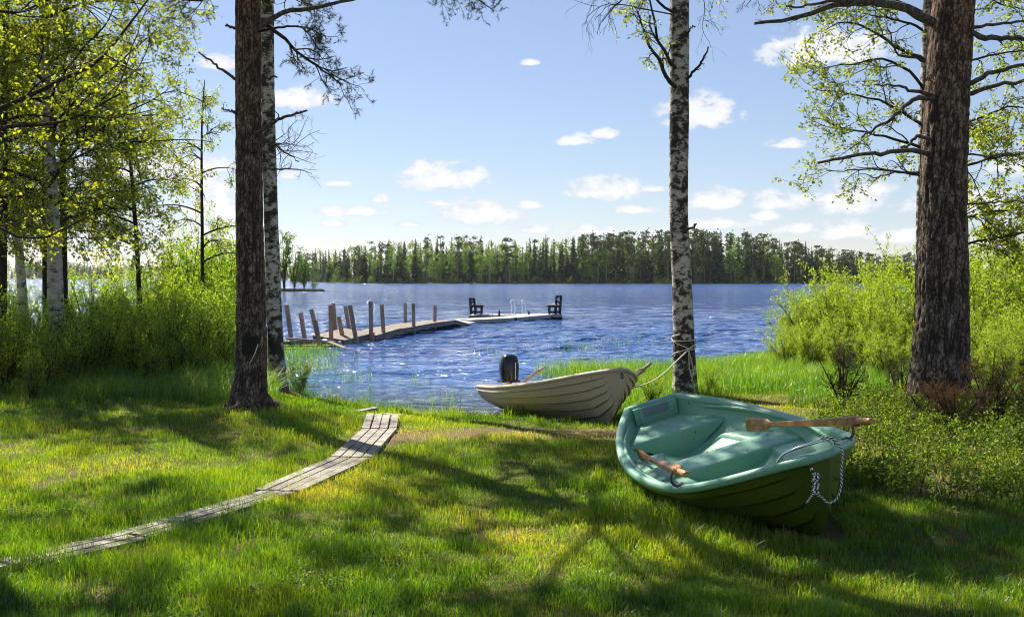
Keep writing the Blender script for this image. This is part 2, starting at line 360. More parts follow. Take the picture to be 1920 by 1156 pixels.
M['birch'] = birch_mat('birch_bark', .75); M['birchwhite'] = birch_mat('white_birch_bark', .1)

def wood_mat(name, a_, b_, scale=(3, 40, 40), rough=.8, dirt=0.):
    m, nt, out = mat(name); n = noise(nt, 1., 6, .65, stretch=scale, dist=.4); n2 = noise(nt, 3, 4, .6)
    c = ramp(nt, n, [(.3, a_), (.7, b_)]); c = mixc(nt, .5, c, ramp(nt, n2, [(.3, (.55, .52, .5)), (.7, (1.25, 1.25, 1.25))]), 'MULTIPLY')
    c = mixc(nt, .6, c, ramp(nt, attr_v(nt), [(0, (.6, .6, .6)), (1, (1.4, 1.4, 1.4))]), 'MULTIPLY')
    princ(nt, out, c, rough, bump(nt, n, .35, .006), .3); return m
M['plank'] = wood_mat('weathered_plank', (.13, .115, .095), (.37, .335, .29), (9, 9, 30))
M['pierwood'] = wood_mat('pier_timber', (.13, .105, .085), (.30, .255, .21), (16, 16, 5))
M['postwood'] = wood_mat('post_timber', (.22, .15, .10), (.44, .31, .21), (25, 25, 2))
M['benchwood'] = wood_mat('bench_timber', (.020, .024, .030), (.050, .058, .066), (10, 10, 10))
M['deckwood'] = wood_mat('float_deck_timber', (.28, .27, .26), (.50, .48, .46), (9, 9, 9))
M['oarwood'] = wood_mat('varnished_oar_wood', (.20, .085, .028), (.50, .26, .11), (16, 16, 5), .35)
M['oargrey'] = wood_mat('grey_oar_wood', (.20, .175, .15), (.40, .36, .31), (20, 20, 6), .7)

def plain(name, col, rough=.5, metal=0., bs=None, spec=.5):
    m, nt, out = mat(name); n = noise(nt, 14, 5, .6); c = mixc(nt, .5, col, ramp(nt, n, [(.3, (.75, .75, .75)), (.7, (1.2, 1.2, 1.2))]), 'MULTIPLY')
    princ(nt, out, c, rough, bump(nt, noise(nt, bs or 120, 3), .15, .002), spec, metal); return m
def gelcoat(name, col, dirt_col, rough=.42, seam=(.22, .20, .18)):
    m, nt, out = mat(name); n = noise(nt, 3.2, 7, .68); f = noise(nt, 70, 4, .65); sp = noise(nt, 38, 2, .5)
    c = mixc(nt, ramp(nt, n, [(.50, (0, 0, 0)), (.75, (.75, .75, .75))]), col, dirt_col)
    c = mixc(nt, ramp(nt, sp, [(.70, (0, 0, 0)), (.74, (1, 1, 1))]), c, (.05, .06, .04))
    c = mixc(nt, .35, c, ramp(nt, f, [(.3, (.7, .7, .7)), (.7, (1.25, 1.25, 1.25))]), 'MULTIPLY')
    c = mixc(nt, 1., c, ramp(nt, attr_v(nt), [(.0, seam), (.4, (1, 1, 1))]), 'MULTIPLY')   # shade line under each lap, painted into the colour
    princ(nt, out, c, rough, bump(nt, f, .35, .004), .5); return m
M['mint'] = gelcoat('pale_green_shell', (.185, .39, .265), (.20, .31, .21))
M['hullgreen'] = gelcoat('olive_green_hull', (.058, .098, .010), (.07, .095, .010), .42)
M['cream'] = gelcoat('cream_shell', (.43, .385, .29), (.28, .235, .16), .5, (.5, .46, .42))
M['pad'] = plain('grey_motor_pad', (.17, .21, .235), .6)
M['black'] = plain('black_cowl', (.012, .014, .022), .22)
M['blackmat'] = plain('black_plastic', (.02, .02, .02), .6)
M['steel'] = plain('polished_steel', (.70, .72, .75), .18, 1.)
M['iron'] = plain('rusty_iron', (.12, .085, .07), .6, .4)
M['orange'] = plain('orange_label', (.85, .30, .02), .5)
M['whitepaint'] = plain('white_paint', (.80, .80, .80), .4)
M['moss'] = plain('moss', (.12, .15, .02), .95)
M['scar'] = plain('burnt_scar', (.012, .010, .008), .9)
def rope_mat(name, c0, c1, sc):
    m, nt, out = mat(name); t = N(nt, 'ShaderNodeAttribute'); t.attribute_name = 'v'
    c = ramp(nt, t.outputs['Fac'], [(.48, c0), (.52, c1)]); princ(nt, out, c, .8, bump(nt, noise(nt, sc, 2), .4, .003), .2); return m
M['rope'] = rope_mat('pale_rope', (.52, .47, .38), (.60, .56, .47), 160)
M['ropebw'] = rope_mat('black_white_rope', (.03, .03, .03), (.80, .80, .78), 160)

# ------------------------------------------------------------------ terrain, water
WL = -.37
SHORE = np.array([(-900, 60), (-60, 42), (-25, 37), (-12, 32.5), (-6.9, 30.3), (-6.5, 28.5), (-5.4, 24), (-4.3, 20), (-3.45, 17), (-2.6, 15.75), (-1.18, 14.35), (-.43, 13.9),
                  (.6, 13.75), (1.3, 14.2), (2.1, 16.6), (2.7, 19.2), (4.1, 21.8), (5.7, 23.6), (11, 27.5), (40, 36), (900, 60), (900, -900), (-900, -900)], float)
def shore_dist(x, y):
    """signed distance to the shore line: positive on land"""
    x = np.asarray(x, float).ravel(); y = np.asarray(y, float).ravel(); a = SHORE; b = np.roll(SHORE, -1, 0)
    d2 = np.full(x.shape, 1e18); ins = np.zeros(x.shape, bool)
    for p, q in zip(a, b):
        e = q-p; t = np.clip(((x-p[0])*e[0]+(y-p[1])*e[1])/(e@e), 0, 1)
        d2 = np.minimum(d2, (x-p[0]-e[0]*t)**2+(y-p[1]-e[1]*t)**2)
        c = ((p[1] > y) != (q[1] > y)) & (x < (q[0]-p[0])*(y-p[1])/(q[1]-p[1]+1e-12)+p[0]); ins ^= c
    return np.where(ins, 1, -1)*np.sqrt(d2)
MOUNDS = [(-2.95, 11.6, .85, .13), (-4.0, 16.2, .9, .12), (2.45, 14.3, .9, .12), (4.6, 10.9, 1.3, .10), (-6.9, 12.2, 3.2, .10), (1.7, 12.6, .9, .03), (.5, 16.0, .01, .0)]
def ground_z(x, y):
    x = np.asarray(x, float); y = np.asarray(y, float); shp = x.shape
    d = shore_dist(x, y).reshape(shp)
    t = np.clip(d/3.2, 0, 1); z = WL-.03+(.03-WL)*(1-(1-t)**2.0)
    z = z+(fbm(x*.55, y*.55, 0, 3, 3)-.5)*.10*t+(fbm(x*2.2, y*2.2, 0, 2, 9)-.5)*.03*t
    z = np.where(d < 0, WL-.03+d*.14, z); z = np.maximum(z, -3.5)
    for mx, my, r, h in MOUNDS: z = z+h*np.exp(-((x-mx)**2+(y-my)**2)/r**2)
    # a slight hollow where the green boat lies
    z = z-.07*np.exp(-(((x-1.65)/.8)**2+((y-7.2)/1.4)**2))
    return z
def axis(*seg):
    o = []
    for a, b, st in seg: o += list(np.arange(a, b, st))
    return np.array(o+[seg[-1][1]])
gx = axis((-900, -100, 100), (-100, -20, 5), (-20, -9, .5), (-9, 10, .14), (10, 20, .5), (20, 100, 5), (100, 900, 100))
gy = axis((-900, -100, 100), (-100, -10, 6), (-10, 3, .5), (3, 20, .14), (20, 34, .4), (34, 60, 2), (60, 200, 20))
GX, GY = np.meshgrid(gx, gy, indexing='ij'); GZ = ground_z(GX, GY)
g = MB(); g.grid(np.stack([GX, GY, GZ], -1))
def ground_mat():
    m, nt, out = mat('forest_ground'); t = N(nt, 'ShaderNodeTexCoord'); o = t.outputs['Object']
    a = noise(nt, .55, 5, .6, o); b = noise(nt, 9, 6, .7, o); c = noise(nt, 45, 4, .7, o)
    grn = ramp(nt, b, [(.3, (.028, .040, .008)), (.5, (.075, .090, .014)), (.7, (.16, .15, .03))])
    brn = ramp(nt, c, [(.3, (.06, .04, .022)), (.55, (.20, .13, .07)), (.75, (.36, .26, .15))])
    col = mixc(nt, ramp(nt, a, [(.42, (0, 0, 0)), (.62, (.75, .75, .75))]), grn, brn)
    # trampled bare strip by the landing place and dark mud under water line
    gm_ = N(nt, 'ShaderNodeNewGeometry'); s = N(nt, 'ShaderNodeSeparateXYZ'); nt.links.new(gm_.outputs['Position'], s.inputs[0])
    nt.links.new(a, s.inputs[0]) if False else None
    mr_ = N(nt, 'ShaderNodeMapRange'); nt.links.new(s.outputs[2], mr_.inputs[0]); mr_.inputs[1].default_value = WL+.16; mr_.inputs[2].default_value = WL+.03
    col = mixc(nt, attr_v(nt), col, brn)
    col = mixc(nt, mr_.outputs[0], col, ramp(nt, c, [(.3, (.012, .010, .008)), (.7, (.05, .038, .026))]))
    princ(nt, out, col, .95, bump(nt, c, .8, .02, bump(nt, b, .8, .04)), .15); return m
def bare(x, y):
    """0..1 how trampled and dry the lawn is"""
    x = np.asarray(x, float); y = np.asarray(y, float)
    n = fbm(x*1.3, y*1.3, 0, 3, 21)
    s = np.exp(-((y-10.35-.12*x)/.62)**2)*np.clip((x+2.1)/.7, 0, 1)*np.clip((2.2-x)/1., 0, 1)
    s = .8*s; s = np.maximum(s, .5*np.exp(-(((x-3.9)/1.5)**2+((y-13.2)/1.6)**2)))
    s = np.maximum(s, .55*np.exp(-(((x-1.7)/1.2)**2+((y-10.7)/.7)**2)))
    return np.clip(s*(.5+1.1*n), 0, 1)
g.A = [np.clip(bare(GX, GY)*1.2, 0, 1).reshape(-1)]
kind(g.build('ground', ground_mat(), smooth=True), 'structure')

# lake: one sheet, finely waved near the shore and spreading out to the horizon
wy = np.concatenate([np.arange(13.2, 24, .06), np.geomspace(24, 70, 330), np.geomspace(70.3, 400, 220), np.geomspace(405, 9000, 60)])
wy = np.concatenate([[-50, 8], wy])
wa = np.linspace(-1, 1, 520); wa = np.sign(wa)*np.abs(wa)**1.0*.62
WA, WY = np.meshgrid(wa, wy, indexing='ij'); WX = WA*np.maximum(WY, 12.5)
WX[0] *= 8; WX[-1] *= 8
def waves(x, y):
    z = 0*x; rr = np.random.default_rng(5)
    cell = np.maximum(.06, (y-18)*.008)
    for i in range(34):
        lam = float(np.exp(rr.uniform(math.log(.28), math.log(4.2)))); th = rr.normal(-2.0, .55)
        amp = .0105*min(lam, 1.1)**.85*rr.uniform(.5, 1.2)*(1 if lam < 1.6 else .6)
        k = 2*math.pi/lam; ph = rr.uniform(0, 6.28)
        w = np.clip((lam/cell-3)/3, 0, 1)
        u = np.sin(k*(x*math.cos(th)+y*math.sin(th))+ph+1.2*np.sin(.31*x+ph)+.9*np.sin(.23*y+2*ph))
        z = z+amp*w*(u+.25*np.cos(2*np.arcsin(np.clip(u, -1, 1))))
    return z
WZ = waves(WX, WY)
sdd = -shore_dist(WX, WY).reshape(WX.shape)
WZ = WL+WZ*np.clip(.12+.88*(sdd-.2)/9, .12, 1)*np.where(WY < 12, 0, 1)
def water_mat():
    m, nt, out = mat('lake_water'); t = N(nt, 'ShaderNodeTexCoord'); o = t.outputs['Object']
    a = noise(nt, 3.1, 4, .6, o, (.75, 1.2, 1), .3); b = noise(nt, .8, 4, .62, o, (.7, 1.25, 1), .4); c = noise(nt, .16, 3, .6, o, (.6, 1.3, 1))
    cd = N(nt, 'ShaderNodeSeparateXYZ'); nt.links.new(o, cd.inputs[0])
    mr_ = N(nt, 'ShaderNodeMapRange'); nt.links.new(cd.outputs[1], mr_.inputs[0]); mr_.inputs[1].default_value = 13; mr_.inputs[2].default_value = 34
    mr_.inputs[3].default_value = .12; mr_.inputs[4].default_value = 1
    def bmp(h, dist, prev=None):
        bb = N(nt, 'ShaderNodeBump'); bb.inputs['Distance'].default_value = dist; nt.links.new(mr_.outputs[0], bb.inputs['Strength']); nt.links.new(h, bb.inputs['Height'])
        if prev is not None: nt.links.new(prev, bb.inputs['Normal'])
        return bb.outputs[0]
    d = noise(nt, .33, 3, .6, o, (.7, 1.3, 1), .4)
    nn = bmp(a, .26, bmp(b, .95, bmp(d, 1.6, bmp(c, 2.2))))
    rg = N(nt, 'ShaderNodeMapRange'); nt.links.new(cd.outputs[1], rg.inputs[0]); rg.inputs[1].default_value = 30; rg.inputs[2].default_value = 220; rg.inputs[3].default_value = .07; rg.inputs[4].default_value = .15
    base = ramp(nt, c, [(.35, (.018, .068, .24)), (.65, (.032, .098, .31))])
    sh = N(nt, 'ShaderNodeMapRange'); nt.links.new(cd.outputs[1], sh.inputs[0]); sh.inputs[1].default_value = 15; sh.inputs[2].default_value = 20
    base = mixc(nt, sh.outputs[0], (.022, .022, .016), base)
    p = princ(nt, out, base, rg.outputs[0], nn, .5); p.inputs['IOR'].default_value = 1.33
    return m
w = MB(); w.grid(np.stack([WX, WY, WZ], -1), flip=False)
kind(w.build('lake', water_mat(), smooth=True), 'structure')

# ------------------------------------------------------------------ boats
def frame(q):
    X, Y, Z, yaw, pit, rol = q
    c, s = math.cos, math.sin
    Rz = np.array([[c(yaw), -s(yaw), 0], [s(yaw), c(yaw), 0], [0, 0, 1]]); Ry = np.array([[c(pit), 0, -s(pit)], [0, 1, 0], [s(pit), 0, c(pit)]]); Rx = np.array([[1, 0, 0], [0, c(rol), -s(rol)], [0, s(rol), c(rol)]])
    return Rz@Ry@Rx, np.array([X, Y, Z])
def cub(x, y, t):
    x = np.asarray(x, float); y = np.asarray(y, float); t = np.asarray(t, float)
    m = np.gradient(y, x); i = np.clip(np.searchsorted(x, t)-1, 0, len(x)-2); h = x[i+1]-x[i]; s = (t-x[i])/h
    return (2*s**3-3*s**2+1)*y[i]+(s**3-2*s**2+s)*h*m[i]+(-2*s**3+3*s**2)*y[i+1]+(s**3-s**2)*h*m[i+1]
class Boat:
    def __init__(s, L, uk, bk, su, sk, keel, K, depth, fullness=(2.6, 1.15), th=.03, lap=.012):
        s.L = L; s.uk = uk; s.bk = bk; s.su = su; s.sk = sk; s.kk = keel; s.K = K; s.D = depth; s.ful = fullness; s.th = th; s.lap = lap
    def b(s, u): return np.maximum(cub(s.uk, s.bk, u), .01)
    def zs(s, u): return cub(s.su, s.sk, u)+s.D
    def zk(s, u): return np.interp(u, s.kk[0], s.kk[1])+s.D
    def x(s, u, t):                       # raked, curved stem: low points sit further aft near the bow
        u = np.asarray(u, float); return s.L*u
    def f(s, t, u):
        p = s.ful[0]+(s.ful[1]-s.ful[0])*np.clip((u-.35)/.65, 0, 1)**1.2
        return 1-(1-t)**p
    def pt(s, u, t, off=0., inner=0.):
        u = np.asarray(u, float); t = np.asarray(t, float)
        y = np.maximum((s.b(u)-inner)*s.f(t, u)+off, 0); z = s.zk(u)+(s.zs(u)-s.zk(u))*t
        return np.stack([s.x(u, t)+0*y, y, z+0*y], -1)
    def width(s, x, z, inner=.035):
        u = np.asarray(x)/s.L; t = np.clip((z-s.zk(u))/(s.zs(u)-s.zk(u)), 0, 1); return (s.b(u)-inner)*s.f(t, u)
    def hull(s):
        mb = MB(); us = np.concatenate([np.linspace(0, .8, 34), np.linspace(.82, 1, 22)])
        for sg in (1, -1):
            for k in range(s.K):
                t0, t1 = k/s.K, (k+1)/s.K; tt = t0+(t1-t0)*np.array([0, .25, .55, .86, .93, 1.]); U, T = np.meshgrid(us, tt, indexing='ij')
                fade = np.clip((.975-U)/.03, 0, 1)
                off = s.lap*(1-(T-t0)/(t1-t0))*fade*(k > 0)
                G = s.pt(U, T, off); G[..., 1] *= sg
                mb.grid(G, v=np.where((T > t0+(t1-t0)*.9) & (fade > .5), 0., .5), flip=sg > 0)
                if k > 0:
                    G2 = np.stack([s.pt(us, us*0+t0, 0.), s.pt(us, us*0+t0, s.lap*np.clip((.975-us)/.03, 0, 1))], 1); G2[..., 1] *= sg; mb.grid(G2, flip=sg > 0)
        for u, fl in ((0., 0), (1., 1)):
            t = np.linspace(0, 1, 14); a = s.pt(u+0*t, t); b_ = a.copy(); b_[:, 1] *= -1; mb.grid(np.stack([a, b_], 1), flip=bool(fl))
        return mb
    def shell(s, floor):
        mb = MB(); us = np.concatenate([np.linspace(.012, .85, 40), np.linspace(.865, .975, 12)]); tt = np.linspace(0, 1, 22)
        U, T = np.meshgrid(us, tt, indexing='ij')
        for sg in (1, -1):
            G = s.pt(U, T, 0, s.th); G[..., 2] = np.maximum(G[..., 2]+.022*(1-T), floor); G[..., 1] *= sg; mb.grid(G, flip=sg < 0)
        for u in (.012, .975):
            t = tt; a = s.pt(u+0*t, t, 0, s.th); a[:, 2] = np.maximum(a[:, 2]+.022*(1-t), floor); b_ = a.copy(); b_[:, 1] *= -1; mb.grid(np.stack([a, b_], 1))
        return mb
    def rim(s, n=150, prof=None):
        us = np.concatenate([np.linspace(0, .9, n), np.linspace(.905, 1, 16)]); a = s.pt(us, us*0+1); b_ = a.copy()[::-1]; b_[:, 1] *= -1
        k = 5; e = np.linspace(a[-1], b_[0], k)[1:-1]; e2 = np.linspace(b_[-1], a[0], 9)[1:-1]
        C = np.concatenate([a, e, b_, e2]); T = np.roll(C, -1, 0)-np.roll(C, 1, 0)
        for _ in range(2): T = (np.roll(T, 1, 0)+T+np.roll(T, -1, 0))/3
        Nn = np.stack([T[:, 1], -T[:, 0], 0*T[:, 0]], 1); Nn = -nrm(Nn)
        prof = prof or [(-.040, -.03), (-.036, -.004), (-.022, .010), (.004, .014), (.030, .009), (.041, -.008), (.043, -.040), (.034, -.050), (.012, -.046)]
        G = np.stack([C+Nn*o+np.array([0, 0, z]) for o, z in prof], 1); mb = MB(); mb.grid(G, closeu=True, flip=True); return mb
    def seat(s, x0, x1, ztop, zbot, ya, yb, r=.035, nx=14, slope=0., cheeks=()):
        """a moulded block between stations x0..x1; ya/yb give its sides at (x, z)"""
        pr = [(x0, zbot)]+[(x0+r-r*math.cos(a), ztop-r+r*math.sin(a)) for a in np.linspace(0, math.pi/2, 5)]
        pr += [(x, ztop) for x in np.linspace(x0+r, x1-r, nx)[1:-1]]+[(x1-r+r*math.sin(a), ztop-r+r*math.cos(a)) for a in np.linspace(0, math.pi/2, 5)]+[(x1, zbot)]
        rows = []
        for x, z in pr:
            if z > zbot: z = z+slope*(x-x0)
            y0, y1 = ya(x, z), yb(x, z); dz = ztop+slope*(x-x0)-z
            rows.append([(x, y0+(y1-y0)*w_, z-(r*.5 if w_ in (0., 1.) and z > zbot+r else 0)) for w_ in (0., .06, .2, .4, .6, .8, .94, 1.)])
        G = np.array(rows); mb = MB(); mb.grid(G)
        # inner cheeks follow the side line down to the floor (sides against the hull stay open)
        for j, fn in ((0, ya), (-1, yb)):
            if j not in cheeks: continue
            rows = []
            for k, (x, z) in enumerate(pr):
                zt_ = G[k, j, 2]; rows.append([G[k, j]]+[(x, fn(x, zz), zz) for zz in np.linspace(zt_, zbot, 5)[1:]])
            mb.grid(np.array(rows), flip=j == 0)
        return mb

def place(root, q, depth):
    Rm, T = frame(q); T = T+Rm@np.array([0, 0, -depth])
    root.matrix_world = Matrix([[*Rm[0], T[0]], [*Rm[1], T[1]], [*Rm[2], T[2]], [0, 0, 0, 1]]); return Rm, T

GQ = (1.25, 9.175, .497, -1.382, -.06, .266); GD = .43
GB = Boat(3.237, [0, .2, .4, .6, .8, .92, 1.], [.235, .519, .665, .67, .534, .307, .08], [0, .45, .75, 1.], [0, -.06, .045, .285],
          ([0, .3, .80, .90, .955, 1.], [-.36, -.43, -.41, -.35, -.26, -.06]), 5, GD, lap=.022)
boat = empty('rowing_boat'); Rg, Tg = place(boat, GQ, GD)
tag(boat, 'pale green plastic rowing boat with olive hull, tilted on the grass', 'rowing boat')
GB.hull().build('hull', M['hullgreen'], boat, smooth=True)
GB.rim(prof=[(-.034, -.026), (-.031, -.004), (-.018, .008), (.002, .012), (.022, .008), (.032, -.006), (.034, -.034), (.026, -.042), (.010, -.038)]).build('gunwale', M['mint'], boat, smooth=True)
FLR = .062
GB.shell(FLR).build('inner_shell', M['mint'], boat, smooth=True)
wd = lambda x, z: max(0., float(GB.width(x, z))-.012)
zt = GD-.15
GB.seat(.12, .60, zt, FLR, lambda x, z: -wd(x, z), lambda x, z: wd(x, z), .022).build('stern_seat', M['mint'], boat, smooth=True)
GB.seat(1.36, 1.68, GD-.135, FLR, lambda x, z: -min(wd(x, z), .6), lambda x, z: min(wd(x, z), .6), .022).build('rowing_seat', M['mint'], boat, smooth=True)
for sg in (1, -1):
    GB.seat(.86, 2.42, GD-.185, FLR, (lambda x, z: wd(x, z)-.02-(.24-.05*(z < FLR+.02))*(1-max(0, (x-2.3)/.9))) if sg > 0 else (lambda x, z: -wd(x, z)),
            (lambda x, z: wd(x, z)) if sg > 0 else (lambda x, z: -wd(x, z)+.02+(.24-.05*(z < FLR+.02))*(1-max(0, (x-2.3)/.9))), .07, 24, .035, cheeks=((0,) if sg > 0 else (-1,))).build('side_bench', M['mint'], boat, smooth=True)
GB.seat(2.18, 2.84, GD-.13, FLR, lambda x, z: -wd(x, z)*.98, lambda x, z: wd(x, z)*.98, .05, 16, .14).build('bow_seat', M['mint'], boat, smooth=True)
# transom panel with the grey motor pad
tp = MB(); tp.hexa([(.045, -.20), (.075, -.20), (.075, .20), (.045, .20)], GD-.20, GD-.012); tp.hexa([(.075, -.155), (.083, -.155), (.083, .155), (.075, .155)], GD-.17, GD-.03)
tpo = tp.build('transom_panel', M['mint'], boat)
MB().box((.083, -.115, GD-.095), (.090, .12, GD-.025)).build('motor_pad', M['pad'], tpo)
for yy in (-.10, .06):
    MB().beam((.10, yy, GD-.205+.012), (.145, yy, GD-.205+.035), .04, .032, bev=.3).build('drain_fitting', M['blackmat'], boat)
# long ridge moulded into the inner sides
for sg in (1, -1):
    xs = np.linspace(.35, 2.6, 30); P = np.array([(x, sg*(float(GB.width(x, GD-.085+.05*(x/3.2)))-.006), GD-.085+.05*(x/3.2)) for x in xs]); mbr = MB(); tubes(mbr, P, np.full(30, .017), 6)
    mbr.build('side_ridge', M['mint'], boat, smooth=True)
# chrome grab rail on the near bow quarter
def rimpt(u, sg, dz=0., inn=0.): p = GB.pt(u, 1.); return np.array([p[0], sg*(p[1]-inn), p[2]+dz])
P = resample([rimpt(.955, -1, .012, .02), rimpt(.965, -1, .045, .02), rimpt(.985, -1, .062, .02), rimpt(1., 1, .066, .06)+(.0, 0, 0), rimpt(.985, 1, .060, .0), rimpt(.965, 1, .045, .02), rimpt(.955, 1, .012, .02)], 30)
mb = MB(); tubes(mb, P, np.full(30, .010), 8); mb.build('grab_rail', M['steel'], boat, smooth=True)
# oar hooks
def hook(u, sg):
    p = rimpt(u, sg, .01, .0); P = resample([p, p+(0, sg*.03, .0), p+(0, sg*.055, .03), p+(0, sg*.05, .075), p+(0, sg*.03, .10)], 12); mb = MB(); tubes(mb, P, np.full(12, .009), 6)
    mb.box(p+np.array([-.03, -.02, -.012]), p+np.array([.03, .02, .006])); return mb
hook(.74, -1).build('oar_hook', M['iron'], boat, smooth=True); hook(.90, 1).build('oar_hook', M['iron'], boat, smooth=True)
eye = GB.pt(1., .78); eye[1] = -.045; eye[0] += .012
mb = MB(); th = np.linspace(0, 2*math.pi, 13); tubes(mb, np.array([eye+np.array([0, -.012, 0])+.016*np.array([math.cos(a), -.2, math.sin(a)]) for a in th]), np.full(13, .005), 6)
mb.build('bow_eye', M['steel'], boat, smooth=True)
def gw(p): return Rg@np.asarray(p, float)+Tg
# striped rope from the grab rail, hanging in a loop to the bow eye
def rope(name, pts, r, material, n=60, stripe=0., seg=7):
    P = resample(pts, n); mb = MB(); v = None
    tubes(mb, P, np.full(n, r), seg)
    if stripe:
        a = mb.A[0].reshape(n, seg); a = np.tile(((np.arange(n) % 2) > 0)[:, None]*1., (1, seg)); mb.A[0] = a.reshape(-1)
    return mb.build(name, material, smooth=True)
mbk = MB()
e = gw(eye+np.array([.02, -.005, -.01])); tipx = GB.L
def gl(x, y, z): return gw((tipx+x, y, GD+.285+z))
dn = lambda p, d: p+np.array([0, 0, -d])
q0 = gl(.055, .13, .0)
pts = [gl(-.02, .05, .075), gl(.02, .10, .07), q0, dn(q0, .12), dn(q0, .24)+(-.005, 0, 0), dn(q0, .30)+(-.035, 0, 0), dn(q0, .315)+(-.075, 0, 0), dn(q0, .28)+(-.115, -.0, 0), e+(.0, -.02, -.13), e+(0, -.015, -.03)]
P = resample(pts, 120); tubes(mbk, P, np.full(120, .0068), 8)
mbk.A[0] = ((((np.arange(120)[:, None]+np.arange(8)[None]) // 2) % 2) > 0).reshape(-1)*1.
nk0 = len(mbk.A)
for i in range(7):          # the knots below the eye
    c = e+np.array([.004*math.sin(i*2.3), -.02, -.02-.017*i]); th = np.linspace(0, 2*math.pi, 12)
    K = np.array([c+.016*np.array([math.cos(a), .7*math.sin(a), .5*math.sin(a+i*1.7)]) for a in th]); tubes(mbk, K, np.full(12, .0075), 6); mbk.A[-3] = np.tile(((np.arange(12) % 2) > 0)[:, None]*1., (1, 6)).reshape(-1)
K = resample([e+(0, -.02, -.11), e+(-.02, -.03, -.13), e+(-.055, -.03, -.18)], 16); tubes(mbk, K, np.full(16, .0065), 6); mbk.A[-3] = np.tile(((np.arange(16) % 2) > 0)[:, None]*1., (1, 6)).reshape(-1)
tag(mbk.build('striped_rope', M['ropebw'], smooth=True), 'knotted black and white striped rope looped at the bow of the green boat', 'rope')

def oar(name, a, b, material, label, up=(0, 0, 1), bl=.42, bw=.15, loom=.062, grp=None):
    a = np.asarray(a, float); b = np.asarray(b, float); L = np.linalg.norm(b-a); t = (b-a)/L; sd_ = np.cross(t, up); sd_ /= np.linalg.norm(sd_); u = np.cross(sd_, t)
    root = empty(name, a)
    fr = Matrix([[t[0], sd_[0], u[0], a[0]], [t[1], sd_[1], u[1], a[1]], [t[2], sd_[2], u[2], a[2]], [0, 0, 0, 1]]); root.matrix_world = fr
    mb = MB(); st = [(0, bw*.46, .012), (.015, bw*.5, .014), (bl*.55, bw*.48, .018), (bl*.85, bw*.36, .024), (bl, .018, .020), (bl*1.06, .016, .018)]
    rows = [[(x, -w_, 0), (x, -w_*.7, h/2), (x, 0, h*.75), (x, w_*.7, h/2), (x, w_, 0), (x, w_*.7, -h/2), (x, 0, -h*.75), (x, -w_*.7, -h/2), (x, -w_, 0)] for x, w_, h in st]
    mb.grid(np.array(rows)); mb.add([rows[0][i] for i in (0, 1, 2, 3, 4, 5, 6, 7)], [list(range(8))])
    mb.build('blade', material, root)
    mb = MB(); xe = L-.17; s0, s1 = .030, loom
    mb.beam((bl*1.02, 0, 0), (xe, 0, 0), s0, s0, w2=s1, h2=s1, bev=.22); mb.beam((xe, 0, 0), (xe+.02, 0, 0), s1, s1, w2=s1*.66, h2=s1*.66, bev=.22)
    mb.build('shaft', material, root)
    mb = MB(); tubes(mb, np.array([(x, 0, 0) for x in (xe+.015, xe+.03, L-.03, L-.008, L)]), np.array([.021, .021, .021, .020, .016])*loom/.062, 12)
    g_ = mb.build('grip', material, root, smooth=True)
    tag(root, label, 'oar', grp); return root
oar('oar', at(1400, 796, 7.5), at(1633, 789, 5.9), M['oarwood'], 'varnished oar with its blade inside the green boat and grip pointing past the bow', up=(1, .25, 0), bl=.40, bw=.105, loom=.062)
oar('oar', at(1197, 851, 8.15), at(1287, 889, 6.95), M['oarwood'], 'short looking varnished oar propped along the near stern gunwale of green boat', up=(.9, .1, .35), bl=.34, bw=.11, loom=.07)

# ---- the beige motor boat at the water's edge
tipB = at(1164, 691, 11.2); sternC = np.array([.02, 15.45, -.02])
ax = tipB-sternC; LB = float(np.linalg.norm(ax)); yawB = math.atan2(ax[1], ax[0]); BD = .52
shB = .20
pitB = math.asin((ax[2]-shB)/LB)
BQ = (*sternC, yawB, pitB, -.03)
BB = Boat(LB, [0, .2, .45, .7, .87, .95, 1.], [.56, .66, .72, .64, .40, .21, .05], [0, .45, .75, 1.], [0, .0, .06, shB],
          ([0, .3, .80, .90, .955, 1.], [-.40, -.46, -.46, -.42, -.30, .0]), 6, BD, (2.3, 1.1), .03, .024)
mboat = empty('motor_boat'); Rb, Tb = place(mboat, BQ, BD)
tag(mboat, 'weathered beige motorboat with black outboard, bow pulled onto the shore', 'motorboat')
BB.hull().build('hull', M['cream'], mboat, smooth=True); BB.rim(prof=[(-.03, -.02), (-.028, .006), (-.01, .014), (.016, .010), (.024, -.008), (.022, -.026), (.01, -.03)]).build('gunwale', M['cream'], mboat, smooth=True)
BB.shell(.12).build('inner_shell', M['cream'], mboat, smooth=True)
wb = lambda x, z: float(BB.width(x, z))-.004
for x0, x1 in ((.5, .85), (1.9, 2.2), (3.1, 3.5)):
    BB.seat(x0, x1, BD-.20, .12, lambda x, z: -wb(x, z), lambda x, z: wb(x, z)).build('bench_seat', M['cream'], mboat, smooth=True)
mb = MB(); pr = BB.pt(1., .62); th = np.linspace(0, 2*math.pi, 13)
tubes(mb, np.array([pr+np.array([.02, -pr[1], 0])+.028*np.array([math.cos(a), 0, math.sin(a)]) for a in th]), np.full(13, .007), 6); mb.build('bow_ring', M['iron'], mboat, smooth=True)
mb = MB(); tubes(mb, np.array([(LB-.02, -.03, BD+shB+.0), (LB-.02, .03, BD+shB+.0)]), np.array([.022, .022]), 10); mb.build('bow_roller', M['blackmat'], mboat, smooth=True)
